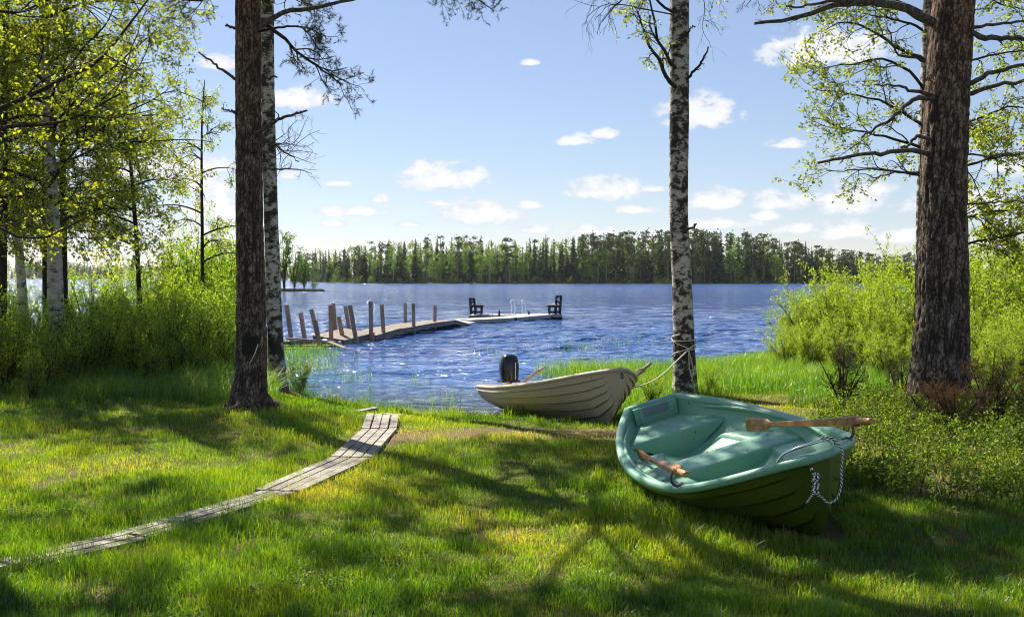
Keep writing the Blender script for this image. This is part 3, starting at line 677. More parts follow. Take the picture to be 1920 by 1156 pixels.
# outboard motor
def outboard():
    rows = []
    prof = [(.0, .10, .11), (.02, .125, .135), (.10, .135, .15), (.22, .14, .165), (.32, .135, .16), (.38, .12, .14), (.415, .095, .11), (.43, .05, .06), (.432, .0, .0)]
    for z, wy_, wx_ in prof:
        r = []
        for a in np.linspace(0, 2*math.pi, 25)[:-1]:
            c, s = math.cos(a), math.sin(a); e = .62
            r.append((wx_*math.copysign(abs(c)**e, c)-.03*z, wy_*math.copysign(abs(s)**e, s), z))
        rows.append(r+[r[0]])
    mb = MB(); mb.grid(np.array(rows), flip=True); return mb
om = outboard(); mx_ = -.10; mz_ = BD+.05
for V in om.V: V += np.array([mx_, -.04, mz_])
omo = om.build('outboard_motor', M['black'], mboat, smooth=True)
mb = MB(); mb.beam((mx_, -.04, mz_-.03), (mx_, -.04, mz_+.0), .24, .22); mb.beam((mx_, -.04, -.25), (mx_, -.04, mz_), .10, .16); mb.beam((mx_+.06, -.04, BD-.16), (mx_+.06, -.04, BD+.03), .26, .10)
mb.beam((mx_-.02, -.04, -.50), (mx_-.02, -.04, -.24), .04, .12); mb.build('mounting_bracket', M['blackmat'], omo)
mb = MB(); mb.beam((mx_+.1, -.04, mz_), (mx_+.52, -.12, mz_+.09), .035, .035, bev=.3); mb.beam((mx_+.52, -.12, mz_+.09), (mx_+.62, -.14, mz_+.115), .045, .045, bev=.3); mb.build('tiller', M['blackmat'], omo)
mb = MB(); mb.hexa([(mx_-.17, -.185), (mx_+.135, -.185), (mx_+.135, .105), (mx_-.17, .105)], mz_+.004, mz_+.028); mb.build('cowl_band', M['blackmat'], omo)
mb = MB(); mb.hexa([(mx_+.132, -.12), (mx_+.139, -.12), (mx_+.139, -.04), (mx_+.132, -.04)], mz_-.02, mz_+.015); mb.build('warning_label', M['orange'], omo)
mb = MB(); mb.hexa([(mx_+.135, .012), (mx_+.166, .012), (mx_+.166, .022), (mx_+.135, .022)], mz_+.04, mz_+.30); mb.build('cowl_stripe', M['whitepaint'], omo)
def bw_(p): return Rb@np.asarray(p, float)+Tb
oar('oar', bw_((3.05, .35, BD-.13)), at(1220, 681, 11.9), M['oargrey'], 'weathered grey oar sticking out over the far side of the beige boat bow', loom=.055)
oar('oar', at(948, 738, 15.0), at(1022, 687.5, 13.9), M['oargrey'], 'weathered grey oar slanting up beside the black outboard motor', loom=.055)

# ------------------------------------------------------------------ boardwalk
bw_px = [(718, 777), (714, 795), (700, 828), (672, 852), (610, 889), (545, 918), (470, 945), (390, 970), (310, 993), (225, 1018), (130, 1040), (60, 1056), (-5, 1070)]
bp = np.array([gpt(x, y, .01)[:2] for x, y in bw_px]); bp = resample(bp, 260)
dl = np.concatenate([[0], np.cumsum(np.linalg.norm(np.diff(bp, axis=0), axis=1))])
walk = empty('boardwalk', (bp[0][0], bp[0][1], 0)); tag(walk, 'narrow boardwalk of worn grey planks curving across the lawn to the water', 'boardwalk')
Sx = 0.; rb = random.Random(3); pos = lambda s: np.array([np.interp(s, dl, bp[:, 0]), np.interp(s, dl, bp[:, 1])])
secs = [1.25, 1.75, 1.5, 1.4, 1.3, 1.1, 9.]
for si, ln in enumerate(secs):
    if Sx+ln > dl[-1]: ln = dl[-1]-Sx
    if ln < .3: break
    p, q = pos(Sx+.01), pos(Sx+ln-.012); t = (q-p)/np.linalg.norm(q-p); nn_ = np.array([-t[1], t[0]])
    npk = 4 if si < 3 else 3 if si < 5 else 2
    for j in range(npk):
        o = (j-(npk-1)/2)*.094+rb.uniform(-.004, .004); a0 = p+nn_*o-t*rb.uniform(-.01, .03); a1 = q+nn_*o+t*rb.uniform(-.02, .02)
        sink = [0, 0, .006, .016, .026, .030, .032][si]
        z0 = float(ground_z(a0[0], a0[1]))+.022-sink; z1 = float(ground_z(a1[0], a1[1]))+.022-sink
        zm = float(ground_z(*(a0*.5+a1*.5)))+.022-sink; d = max(0, zm-(z0+z1)/2); z0 += d; z1 += d
        mb = MB(); mb.beam((*a0, z0), (*a1, z1), .080, .035, v=rb.uniform(.35, 1.)-.09*si, bev=.08)
        for V in mb.V: V -= np.array([bp[0][0], bp[0][1], 0])
        mb.build('plank', M['plank'], walk)
    Sx += ln
for a, b_ in (((668, 772), (705, 768)), ((720, 776), (752, 783))):   # loose cross boards at the shore end
    a = gpt(*a, -.06); b2 = gpt(*b_, -.06); mb = MB(); mb.beam(a+(0, 0, .0), b2+(0, 0, .02), .10, .03, v=.6)
    for V in mb.V: V -= np.array([bp[0][0], bp[0][1], 0])
    mb.build('plank', M['plank'], walk)
def walk_dist(x, y):
    x = np.asarray(x, float).ravel(); y = np.asarray(y, float).ravel(); o = np.full(x.shape, 9e9)
    for p in bp[::4]: o = np.minimum(o, (x-p[0])**2+(y-p[1])**2)
    return np.sqrt(o)

# ------------------------------------------------------------------ piers
def wy_of(yb, z=WL): return float((EYE-z)*1920/(yb-522))
pier = empty('pier', (-5.5, 31, WL)); tag(pier, 'storm battered wooden pier with leaning posts and buckled deck sections', 'pier')
PO = np.array([-5.5, 31, WL])
def deck(mb, p, q, w0, roll=0., th_=.05, boards=12, v=None):
    p = np.asarray(p, float)-PO; q = np.asarray(q, float)-PO; t = (q-p); L = np.linalg.norm(t); t /= L; s_ = np.array([t[1], -t[0], 0]); s_ /= np.linalg.norm(s_)
    s_ = s_*math.cos(roll)+np.array([0, 0, 1])*math.sin(roll); n_ = np.cross(s_, t)
    for i in range(boards):
        c = p+t*L*(i+.5)/boards; hw = w0/2*(1+rb.uniform(-.02, .02)); mb.beam(c-s_*hw, c+s_*hw, L/boards*.90, .035, v=rb.uniform(.2, 1), up=n_)
    for sg in (-1, 1, 0):
        mb.beam(p+s_*sg*w0*.46-n_*.085, q+s_*sg*w0*.46-n_*.085, .06, .13, v=.25, up=n_)
secp = [((-6.65, 29.0, -.22), (-5.75, 30.6, -.28), 1.1, .10), ((-5.55, 30.9, -.20), (-4.85, 32.5, -.06), 1.15, -.10), ((-4.85, 32.6, -.22), (-4.3, 34.8, -.10), 1.15, .02),
        ((-4.35, 34.9, -.12), (-3.55, 38.0, -.07), 1.2, .0), ((-3.55, 38.1, -.08), (-2.85, 41.4, -.10), 1.2, .02), ((-2.85, 41.5, -.12), (-2.15, 43.8, -.46), 1.2, .06)]
for p, q, w0, rl in secp:
    mb = MB(); deck(mb, p, q, w0, rl); mb.build('deck_section', M['pierwood'], pier)
for a, b_ in (((-6.7, 28.6, -.28), (-5.0, 29.5, -.33)), ((-6.5, 29.4, -.12), (-5.2, 30.1, -.26)), ((-5.3, 29.6, -.24), (-4.75, 29.2, -.40)), ((-6.7, 28.2, -.35), (-5.3, 28.9, -.37))):
    mb = MB(); mb.beam(np.array(a)-PO, np.array(b_)-PO, .20, .05, v=.4); mb.build('loose_board', M['pierwood'], pier)
posts = [(537.5, 572, 546, 636, 31.2), (563.5, 586.5, 571, 632, 32), (583.5, 579.5, 594, 623, 32.5), (590.5, 600.5, 600, 651, 29.3), (620, 571.5, 621, 645, 30.6), (624.5, 568.5, 629.7, 628, 33.4),
         (635, 593.5, 644, 640, 31.5), (647.5, 574, 656, 625, 34), (656, 572, 669, 645, 30.8), (695, 564.5, 696, 641, 32), (715.6, 570.6, 720, 636, 33.2), (760, 568.5, 760, 615, 38.4), (775, 568.5, 776, 627, 36.2), (816, 572.5, 815, 617, 39.6)]
for x0, y0, x1, y1, Y in posts:
    a = at(x0, y0, Y)-PO; b_ = at(x1, y1, Y)-PO; t = (b_-a)/np.linalg.norm(b_-a); b_ = b_+t*.35
    mb = MB(); mb.beam(b_, a, .118, .118, v=rb.uniform(.3, .8), up=(0, 1, 0), bev=.12); mb.build('post', M['postwood'], pier)

PO = np.array([0, 50.5, WL]); dock = empty('floating_dock', PO); tag(dock, 'detached swimming dock drifting beyond the broken pier', 'dock')
def fsec(p, q, w0, rl=0., name='deck_section', m='deckwood'):
    mb = MB(); deck(mb, p, q, w0, rl, boards=16); mb.build(name, M[m], dock)
fsec((-2.1, 50.6, -.20), (2.45, 50.6, -.17), 1.5); fsec((1.35, 49.9, -.16), (-.25, 47.4, -.20), 1.3, .0); fsec((-.25, 47.3, -.20), (-2.25, 45.4, -.23), 1.1, .02); fsec((-2.0, 44.9, -.27), (-3.0, 43.4, -.36), 1.0, .10)
mb = MB(); mb.box((-2.1, -.72, .0), (2.45, .72, .10), v=.1); mb.build('float', M['benchwood'], dock)
for X_, top, bot in ((936, 581.5, 593), (991.5, 583, 594)):
    Y = 49.8; a = at(X_, top, Y)-PO; b_ = at(X_+.6, bot+3, Y)-PO; mb = MB(); mb.beam(b_, a, .08, .08); mb.build('post', M['benchwood'], dock)
for X_ in (959.5, 979):
    a = at(X_, 562.5, 51.2)-PO; b_ = at(X_, 594, 51.2)-PO; a2 = at(X_+3.0, 563, 51.2)-PO; mb = MB()
    P = resample([b_, b_+(0, 0, .5), a, a+(.05, 0, .02), a2+(.04, 0, -.1), b_+(.14, 0, 0)], 24); tubes(mb, P, np.full(24, .022), 6); mb.build('ladder_rail', M['whitepaint'], dock, smooth=True)
def bench(name, x, sg, h, lab):
    root = empty(name, (x, 50.6, -.17)); B = MB(); L2 = .58
    for y in (-L2, L2):
        mb = MB(); mb.beam((0, y, 0), (-sg*.04, y, h), .09, .07, v=.5, up=(0, 1, 0)); mb.build('leg', M['benchwood'], root)
        mb = MB(); mb.beam((sg*.22, y, 0), (sg*.20, y, .44), .09, .07, v=.5, up=(0, 1, 0)); mb.build('leg', M['benchwood'], root)
        mb = MB(); mb.beam((sg*.52, y, 0), (sg*.52, y, .44), .08, .07, v=.5, up=(0, 1, 0)); mb.build('leg', M['benchwood'], root)
    mb = MB()
    for k in range(4): mb.beam((sg*(.08+.16*k), -L2-.1, .46), (sg*(.08+.16*k), L2+.1, .46), .13, .04)
    mb.beam((0, -L2-.0, .40), (sg*.6, -L2, .40), .05, .09); mb.beam((0, L2, .40), (sg*.6, L2, .40), .05, .09); mb.beam((0, -L2, .12), (sg*.56, -L2, .12), .05, .08); mb.beam((0, L2, .12), (sg*.56, L2, .12), .05, .08)
    mb.build('seat', M['benchwood'], root)
    mb = MB()
    for z in (.62, .78, h-.06): mb.beam((sg*.02, -L2-.08, z), (sg*.02, L2+.08, z), .035, .11, up=(0, 0, 1))
    for z in (.62, h-.06): mb.beam((0, -L2, z), (sg*.19, -L2, z), .05, .08); mb.beam((0, L2, z), (sg*.16, L2, z), .05, .08)
    mb.beam((sg*.18, -L2, .44), (sg*.16, -L2, h-.06), .06, .05, up=(0, 1, 0)); mb.beam((sg*.18, L2, .44), (sg*.16, L2, h-.06), .06, .05, up=(0, 1, 0))
    mb.build('backrest', M['benchwood'], root); tag(root, lab, 'bench', 'benches facing each other on the floating dock'); return root
bench('bench', -2.02, 1, .82, 'dark wooden bench on the floating dock nearest the broken pier')
bench('bench', 2.36, -1, .95, 'dark wooden bench at the outer far right end of the floating dock')

# ------------------------------------------------------------------ trees
def trunk_mesh(pts, rad, nseg=90, dz=.03, style='pine', seed=0, flare=.0):
    pts = np.asarray(pts, float); L = np.linalg.norm(np.diff(pts, axis=0), axis=1).sum(); n = int(L/dz); C = resample(pts, n)
    z = C[:, 2]; rr = np.interp(z, pts[:, 2], rad); z0 = pts[0, 2]
    th_ = np.arange(nseg)/nseg*2*math.pi; Z, TH = np.meshgrid(z, th_, indexing='ij'); r = np.repeat(rr[:, None], nseg, 1)
    cx, cy = np.cos(TH)*.25, np.sin(TH)*.25
    low = fbm(cx*4+seed, cy*4, Z*.6, 3, seed)-.5; r = r*(1+.10*low)
    if flare: r = r+flare*np.exp(-(Z-z0)/.22)*(.55+.45*np.sin(TH*5+seed))*1.0
    if style == 'pine':
        wx = cx+.05*(fbm(cx*9, cy*9, Z*3, 2, seed+5)-.5); q = np.abs(fbm(wx*30, cy*30, Z*3.2, 3, seed+1)-.5)*2; q = np.clip(q*3.6, 0, 1)
        q2 = np.abs(fbm(cx*14, cy*14, Z*8, 2, seed+2)-.5)*2; q = q*np.clip(q2*6, .35, 1)
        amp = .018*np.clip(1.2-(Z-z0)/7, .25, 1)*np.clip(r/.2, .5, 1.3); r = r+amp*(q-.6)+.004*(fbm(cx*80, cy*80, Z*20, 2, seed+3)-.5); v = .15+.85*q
    else:
        q = fbm(cx*10, cy*10, Z*5, 3, seed+1); q2 = fbm(cx*26, cy*26, Z*26, 2, seed+2); base = np.clip(1-(Z-z0)/1.2, 0, 1)
        r = r+.010*(q-.5)+.006*(q2-.5)+base*.016*(np.abs(fbm(cx*24, cy*24, Z*4, 2, seed+3)-.5)*4-.5); v = q
    G = np.stack([C[:, 0][:, None]+r*np.cos(TH), C[:, 1][:, None]+r*np.sin(TH), Z], -1)
    mb = MB(); I = np.arange(n*nseg).reshape(n, nseg); J = np.roll(I, -1, 1)
    mb.add(G.reshape(-1, 3), np.stack([I[:-1], J[:-1], J[1:], I[1:]], -1).reshape(-1, 4), v.reshape(-1)); return mb
TRK = None
def limb(pxs, Y, r0, r1, n=14, bend=0.):
    """limb traced as photo points; each (px, py[, Y])"""
    P = [at(p[0], p[1], p[2] if len(p) > 2 else Y) for p in pxs]; P = resample(P, n) if len(P) > 2 else np.linspace(P[0], P[1], n)
    P = P+(rng.normal(size=P.shape)*.008)
    if TRK is not None and math.hypot(P[0, 0]-TRK[0], P[0, 1]-TRK[1]) < .6: P[0] = (TRK[0], TRK[1], P[0, 2]-.03)   # rooted in its trunk
    return P[None], np.linspace(r0, r1, n)[None]
def rel(root, mb):
    o = np.array(root.location)
    for V in mb.V: V -= o
    return mb
def gz(x, y): return float(ground_z(np.array([x]), np.array([y]))[0])

# ---- left pine
px_, py_ = -2.98, 11.65; TRK = (px_, py_); z0 = gz(px_, py_)-.15
pl = empty('pine_tree', (px_, py_, z0)); tag(pl, 'tall straight pine with a dark scar, standing left beside the boardwalk', 'pine tree')
tp_ = trunk_mesh([(px_-.03, py_, z0), (px_, py_, z0+.5), (px_+.0, py_, 2.4), (px_-.0, py_, 4.8), (px_, py_, 9), (px_+.1, py_, 14.5)], [.215, .178, .150, .138, .115, .04], 84, .03, 'pine', 3, .10)
rel(pl, tp_).build('trunk', M['pinebark'], pl, smooth=True)
mb = MB(); Ls = []; mb_list = []
def stub(mb, pxs, Y, r0, r1, tw=0, m_=0, tl=(.1, .3), gr=0.):
    mb = MB(); mb_list.append(mb)
    P, Q = limb(pxs, Y, r0, r1); tubes(mb, P, Q, 7)
    if tw:
        C, Rc = spawn(P, Q, tw, .3, 1, *tl, (30, 70), gr, .5, 5, .5, .0015); tubes(mb, C, Rc, 4)
        C2, R2 = spawn(C, Rc, 3, .2, 1, tl[0]*.4, tl[1]*.5, (30, 60), gr, .4, 4, .6, .0012); tubes(mb, C2, R2, 3)
    return P, Q
dead = MB()
stub(dead, [(446, 150), (420, 133), (395, 112), (372, 98)], 11.6, .020, .008, 4, tl=(.05, .12))
stub(dead, [(446, 56), (432, 50), (423, 47)], 11.6, .020, .012, 1, tl=(.03, .06))
stub(dead, [(446, 214), (430, 208), (417, 203)], 11.6, .018, .006, 4, tl=(.05, .12))
stub(dead, [(486, 50), (520, 28), (570, 18), (620, 8), (655, 0), (690, -8)], 11.4, .032, .014, 4, tl=(.05, .15))
stub(dead, [(488, 245), (510, 232), (540, 217), (577, 205)], 11.4, .024, .011, 5, tl=(.05, .22), gr=-1)
stub(dead, [(488, 152), (505, 147), (518, 142)], 11.4, .017, .010, 2, tl=(.03, .08))
P, Q = stub(dead, [(488, 318), (520, 316), (560, 320), (585, 324)], 11.4, .014, .003, 7, tl=(.08, .25))
P, Q = stub(dead, [(488, 262), (510, 268), (535, 285), (560, 305)], 11.4, .014, .004)
dead = mb_list[-2]; tubes(dead, *[np.array(x_) for x_ in (P, Q)], 4)
C, Rc = spawn(P, Q, 16, .1, 1, .25, .55, (20, 60), .25, .45, 7, .6, .002); tubes(dead, C, Rc, 4); C2, R2 = spawn(C, Rc, 5, .2, 1, .08, .25, (30, 60), .3, .5, 5, .6, .0014); tubes(dead, C2, R2, 3)
for b_ in mb_list: rel(pl, b_).build('dead_branch', M['deadwood'], pl, smooth=True)
live = MB(); nd = MB()
def pine_limb(P, Q, n1=16, n2=6, l1=(.25, .7), l2=(.1, .28), per=26, g1=-.5, t0=.3, size=.05, w=.0016, n3=3):
    tubes(live, P, Q, 6)
    C, Rc = spawn(P, Q, n1, t0, 1, *l1, (25, 60), g1, .3, 7, .6, .003); tubes(live, C, Rc, 4)
    D, Rd = spawn(C, Rc, n2, .25, 1, *l2, (25, 60), g1*.5, .4, 5, .6, .002); tubes(live, D, Rd, 3)
    if n3:
        E_, Re = spawn(D, Rd, n3, .3, 1, .04, .10, (25, 60), .3, .3, 3, .7, .0015); tubes(live, E_, Re, 3); needles(nd, E_, per, size, w=w)
    needles(nd, D, per//2, size, .6, w=w)
P, Q = limb([(488, 38), (515, 55), (545, 85), (580, 115), (615, 140), (640, 160)], 11.5, .026, .006); pine_limb(P, Q, 13, 5, (.2, .5), (.1, .25), 22, -.3)
P, Q = limb([(515, 50), (545, 50), (585, 55), (610, 70)], 11.5, .014, .005); pine_limb(P, Q, 8, 5, (.15, .35), (.08, .2), 22, -.2)
P, Q = limb([(446, -30), (420, -10), (380, 0), (340, 2)], 11.5, .02, .005); pine_limb(P, Q, 8, 5, (.15, .4), (.1, .2), 22, -.4)
P, Q = limb([(488, -260, 11.5), (620, -170, 11.2), (780, -70, 10.9), (880, -10, 10.7), (925, 18, 10.6)], 11.5, .035, .005, 20); pine_limb(P, Q, 9, 5, (.15, .4), (.1, .22), 22, -.5, .75)
P, Q = limb([(500, -20), (540, -10), (570, 5), (590, 20)], 11.6, .02, .005); pine_limb(P, Q, 8, 5, (.15, .35), (.1, .2), 22, -.3)
# upper crown, above the frame
def pine_crown(cx, cy, zlo, zhi, n, reach, seed):
    g2 = np.random.default_rng(seed)
    for i in range(n):
        z = zlo+(zhi-zlo)*(i+.5)/n; a = g2.uniform(0, 6.28); L = reach*(1-.55*(i/n))*g2.uniform(.6, 1.1); d = np.array([math.cos(a), math.sin(a), 0])
        P = np.array([(cx, cy, z)+d*L*t+np.array([0, 0, .25*L*t*t*g2.uniform(-.2, 1)]) for t in np.linspace(0, 1, 9)])[None]; Q = np.linspace(.04, .008, 9)[None]
        tubes(live, P, Q, 5); C, Rc = spawn(P, Q, 9, .35, 1, .3, .8, (25, 60), .3, .3, 5, .6, .003, g=g2); tubes(live, C, Rc, 3)
        D, Rd = spawn(C, Rc, 6, .3, 1, .12, .3, (25, 60), .3, .3, 3, .6, .003, g=g2); needles(nd, D, 22, .13, .3, g=g2, w=.012)
pine_crown(px_+.05, py_, 5.5, 9.2, 34, 3.8, 11); pine_crown(px_+.05, py_, 9.2, 14.4, 18, 2.8, 13)
rel(pl, live).build('live_branches', M['twig'], pl, smooth=True); rel(pl, nd).build('crown', M['needle'], pl)
def roots(root, cx, cy, r0, n, seed, L0):
    gr = np.random.default_rng(seed)
    for i in range(n):
        a = i*6.283/n+gr.uniform(-.4, .4); L = L0*gr.uniform(.6, 1.2); t = np.linspace(0, 1, 12); aa = a+np.cumsum(gr.normal(0, .09, 12)); rr_ = r0*.75+L*t
        X = cx+rr_*np.cos(aa); Y = cy+rr_*np.sin(aa); Z = ground_z(X, Y)+.11*np.exp(-t*5)-.012-.03*t**2; m_ = MB(); tubes(m_, np.stack([X, Y, Z], 1), np.linspace(.075, .02, 12)*(r0/.2)**.5, 8); rel(root, m_).build('root', M['pinebark'], root, smooth=True)
roots(pl, px_, py_, .2, 6, 401, .55)
# carved scar, a wire and resin marks on the trunk
mb = MB(); G = []
for iz, z in enumerate(np.linspace(0, 1, 7)):
    p = at(455+25*0, 627+33*z, 11.65)
    G.append([(px_+(.183+.004*math.sin(iz))*math.sin(a), py_-(.183)*math.cos(a), p[2]-.01*abs(math.sin(a*5))) for a in np.linspace(-.30, .72-.12*z, 10)])
mb.grid(np.array(G)); rel(pl, mb).build('bark_scar', M['scar'], pl)
mb = MB(); tubes(mb, np.array([at(484, 645, 11.43), at(478, 662, 11.43), at(467, 684, 11.44)]), np.array([.005, .004, .002]), 5); rel(pl, mb).build('splinter', M['whitepaint'], pl)

# ---- right pine

px2, py2 = 4.72, 11.3; TRK = (px2, py2); z0 = gz(px2, py2)-.25
prt = empty('pine_tree', (px2, py2, z0)); tag(prt, 'massive dark pine with furrowed bark, behind the bow of the green boat', 'pine tree')
tm = trunk_mesh([(px2-.02, py2, z0), (px2, py2, z0+.5), at(1765, 590, py2), at(1768, 400, py2), at(1774, 200, py2), at(1786, 0, py2), (4.95, py2, 9), (5.0, py2, 15.5)], [.345, .315, .275, .248, .240, .226, .17, .04], 120, .026, 'pine', 8, .12)
rel(prt, tm).build('trunk', M['pinebark'], prt, smooth=True)
roots(prt, px2, py2, .33, 7, 402, .7)
mb_list = []; live = MB(); nd = MB(); dead = None
stub(dead, [(1745, 42), (1715, 25), (1680, 10), (1640, 2), (1600, 6), (1555, 10), (1500, 32), (1450, 40), (1415, 42)], 11.2, .055, .016, 4, tl=(.1, .3))
stub(dead, [(1600, 4), (1560, 2), (1510, 12), (1472, 14)], 11.1, .02, .010, 3, tl=(.08, .2), gr=-1)
stub(dead, [(1732, 176), (1700, 195), (1670, 222), (1640, 240), (1615, 256)], 11.1, .030, .010, 4, tl=(.05, .15))
stub(dead, [(1732, 172), (1705, 168), (1680, 160), (1640, 158)], 11.1, .022, .006, 5, tl=(.1, .25))
stub(dead, [(1728, 282), (1700, 280), (1660, 287), (1610, 291), (1570, 298), (1533, 304)], 11.1, .030, .014, 6, tl=(.05, .15))
stub(dead, [(1726, 252), (1712, 262), (1700, 275), (1690, 278)], 11.0, .020, .012, 1, tl=(.04, .1))
stub(dead, [(1735, 120), (1715, 108), (1690, 105), (1660, 70), (1620, 65)], 11.6, .018, .005, 5, tl=(.1, .25))
stub(dead, [(1724, 323), (1700, 322), (1670, 325), (1640, 332), (1610, 325)], 11.6, .014, .004, 5, tl=(.1, .3))
stub(dead, [(1818, 60), (1850, 70), (1890, 70), (1950, 78)], 11.1, .035, .018, 4, tl=(.1, .3))
stub(dead, [(1818, 52), (1850, 48), (1890, 44), (1960, 36)], 11.3, .02, .010, 4, tl=(.1, .3))
stub(dead, [(1812, 163), (1840, 145), (1880, 130), (1950, 118)], 11.0, .030, .014, 4, tl=(.1, .3))
stub(dead, [(1812, 178), (1850, 165), (1900, 155), (1970, 150)], 11.3, .028, .014, 4, tl=(.1, .3))
stub(dead, [(1812, 290), (1850, 292), (1890, 290), (1940, 282)], 11.3, .012, .005, 4, tl=(.1, .2))
stub(dead, [(1810, 383), (1850, 380), (1900, 378), (1930, 380)], 11.2, .012, .006, 4, tl=(.05, .15))
P, Q = limb([(1600, 4), (1540, -25), (1480, -40), (1430, -20), (1400, 10)], 11.1, .018, .004); pine_limb(P, Q, 6, 3, (.15, .4), (.08, .2), 6, -1.2, .5)
pine_crown(4.95, py2, 9, 15.3, 14, 2.4, 12)
[rel(prt, b_).build('dead_branch', M['deadwood'], prt, smooth=True) for b_ in mb_list]; rel(prt, live).build('live_branches', M['twig'], prt, smooth=True); rel(prt, nd).build('crown', M['needle'], prt)

def birch_crown(P, Q, br, lf, spec, leaf=.042, per=7, grav=-.5, g=None, w=.62):
    """three generations below the given limbs P/Q, leaves on the last two"""
    (n1, a1, b1), (n2, a2, b2), (n3, a3, b3) = spec
    C, Rc = spawn(P, Q, n1, .15, 1, a1, b1, (25, 65), grav*.4, .35, 8, .55, .004, g=g); tubes(br, C, Rc, 5)
    D, Rd = spawn(C, Rc, n2, .15, 1, a2, b2, (25, 65), grav, .35, 6, .6, .0022, g=g); tubes(br, D, Rd, 4)
    E_, Re = spawn(D, Rd, n3, .1, 1, a3, b3, (20, 60), grav*1.2, .3, 4, .7, .0015, g=g); tubes(br, E_, Re, 3)
    n = leaves(lf, E_, per, leaf, g=g, wid=w)+leaves(lf, D, per, leaf, .4, g=g, wid=w); return n

# ---- birch behind the left pine
x, y = -3.72, 16.2; z0 = gz(x, y)-.15
bt = empty('birch_tree', (x, y, z0)); tag(bt, 'slim birch with patchy black and white bark right behind the left pine', 'birch tree')
mb = trunk_mesh([(x+.02, y, z0), at(517, 640, y), at(508, 400, y), at(503, 200, y), at(501, 0, y), (-3.9, y, 9), (-3.8, y, 13)], [.155, .118, .110, .104, .100, .07, .02], 64, .03, 'birch', 5, .03)
rel(bt, mb).build('trunk', M['birch'], bt, smooth=True)
br = MB(); lf = MB(); g2 = np.random.default_rng(31)
for i in range(20):
    z = 6.5+i*.31; a = g2.uniform(0, 6.28); L = g2.uniform(1.6, 3.2)*(1-.05*i); P = np.array([(x-.12, y, z)+np.array([math.cos(a)*L*t, math.sin(a)*L*t, L*(.7*t-.5*t*t)]) for t in np.linspace(0, 1, 9)])[None]; Q = np.linspace(.03, .005, 9)[None]
    tubes(br, P, Q, 5); birch_crown(P, Q, br, lf, ((8, .3, .8), (5, .15, .35), (3, .08, .2)), .075, 6, g=g2)
rel(bt, br).build('branches', M['twig'], bt, smooth=True); rel(bt, lf).build('crown', M['leaf'], bt)

# ---- birch with the mooring rope
TRK = (2.39, 14.5); x, y = 2.48, 14.5; z0 = gz(x, y)-.15
bt = empty('birch_tree', (x, y, z0)); tag(bt, 'mottled birch beside the boats with a mooring rope tied round it', 'birch tree')
mb = trunk_mesh([at(1287, 775, y), at(1284, 700, y), at(1282, 640, y), at(1279, 540, y), at(1273, 400, y), at(1274, 200, y), at(1274, 0, y), (2.38, y, 8), (2.4, y, 12.5)], [.195, .165, .150, .143, .130, .136, .135, .09, .02], 72, .03, 'birch', 9, .03)
rel(bt, mb).build('trunk', M['birch'], bt, smooth=True)
br = MB(); lf = MB(); g2 = np.random.default_rng(32)
def blimb(pxs, Y, r0, r1, spec, leaf=.042, per=6, grav=-.5, lm=True, w=.62):
    P, Q = limb(pxs, Y, r0, r1); tubes(br, P, Q, 7); dummy = lf if lm else MB(); birch_crown(P, Q, br, dummy, spec, leaf, per, grav, w=w); return P, Q
SPB = ((7, .2, .5), (4, .12, .3), (2, .06, .14))
blimb([(1258, 165), (1247, 140), (1240, 118), (1222, 95), (1208, 60), (1195, 20)], 14.3, .032, .010, SPB, .045, 4)
blimb([(1258, 130), (1250, 100), (1235, 80), (1225, 30), (1215, -20)], 14.3, .026, .010, SPB, .045, 4)
blimb([(1258, 20), (1200, -15), (1160, 5), (1130, 40)], 14.3, .020, .006, ((6, .2, .45), (3, .15, .4), (2, .06, .2)), .045, 1, -1.5)
blimb([(1215, 20), (1170, 10), (1120, 15), (1090, 50)], 14.3, .010, .003, ((7, .2, .5), (3, .15, .35), (1, .06, .2)), .045, 0, -2., False)
blimb([(1292, 145), (1305, 130), (1318, 112), (1329, 88)], 14.3, .022, .011, ((3, .04, .1), (1, .03, .06), (1, .02, .05)), .045, 0, 0, False)
blimb([(1292, 60), (1300, 50), (1306, 52)], 14.3, .012, .008, ((1, .04, .1), (1, .03, .06), (1, .02, .05)), .045, 0, 0, False)
blimb([(1290, -30), (1310, -20), (1322, 10), (1318, 50), (1335, 90)], 14.3, .008, .002, ((6, .1, .35), (2, .1, .3), (1, .06, .14)), .045, 0, -1.5, False)
blimb([(1290, -60), (1320, -40), (1345, -10), (1352, 10)], 14.3, .010, .002, ((6, .1, .35), (2, .1, .3), (1, .06, .14)), .045, 2, -1.5)
blimb([(1296, 428), (1301, 424), (1305, 420)], 14.3, .016, .012, ((1, .02, .04), (1, .02, .03), (1, .02, .03)), .04, 0, 0, False)
for i in range(6):
    z = 7.2+i*.7; a = g2.uniform(0, 6.28); L = g2.uniform(1.0, 2.0)*(1-.05*i); P = np.array([(2.4, y, z)+np.array([math.cos(a)*L*t, math.sin(a)*L*t, L*(.7*t-.5*t*t)]) for t in np.linspace(0, 1, 9)])[None]; Q = np.linspace(.03, .005, 9)[None]
    tubes(br, P, Q, 5); birch_crown(P, Q, br, lf, ((7, .3, .7), (5, .15, .35), (2, .08, .2)), .06, 5, g=g2)
rel(bt, br).build('branches', M['twig'], bt, smooth=True); rel(bt, lf).build('crown', M['leaf'], bt)
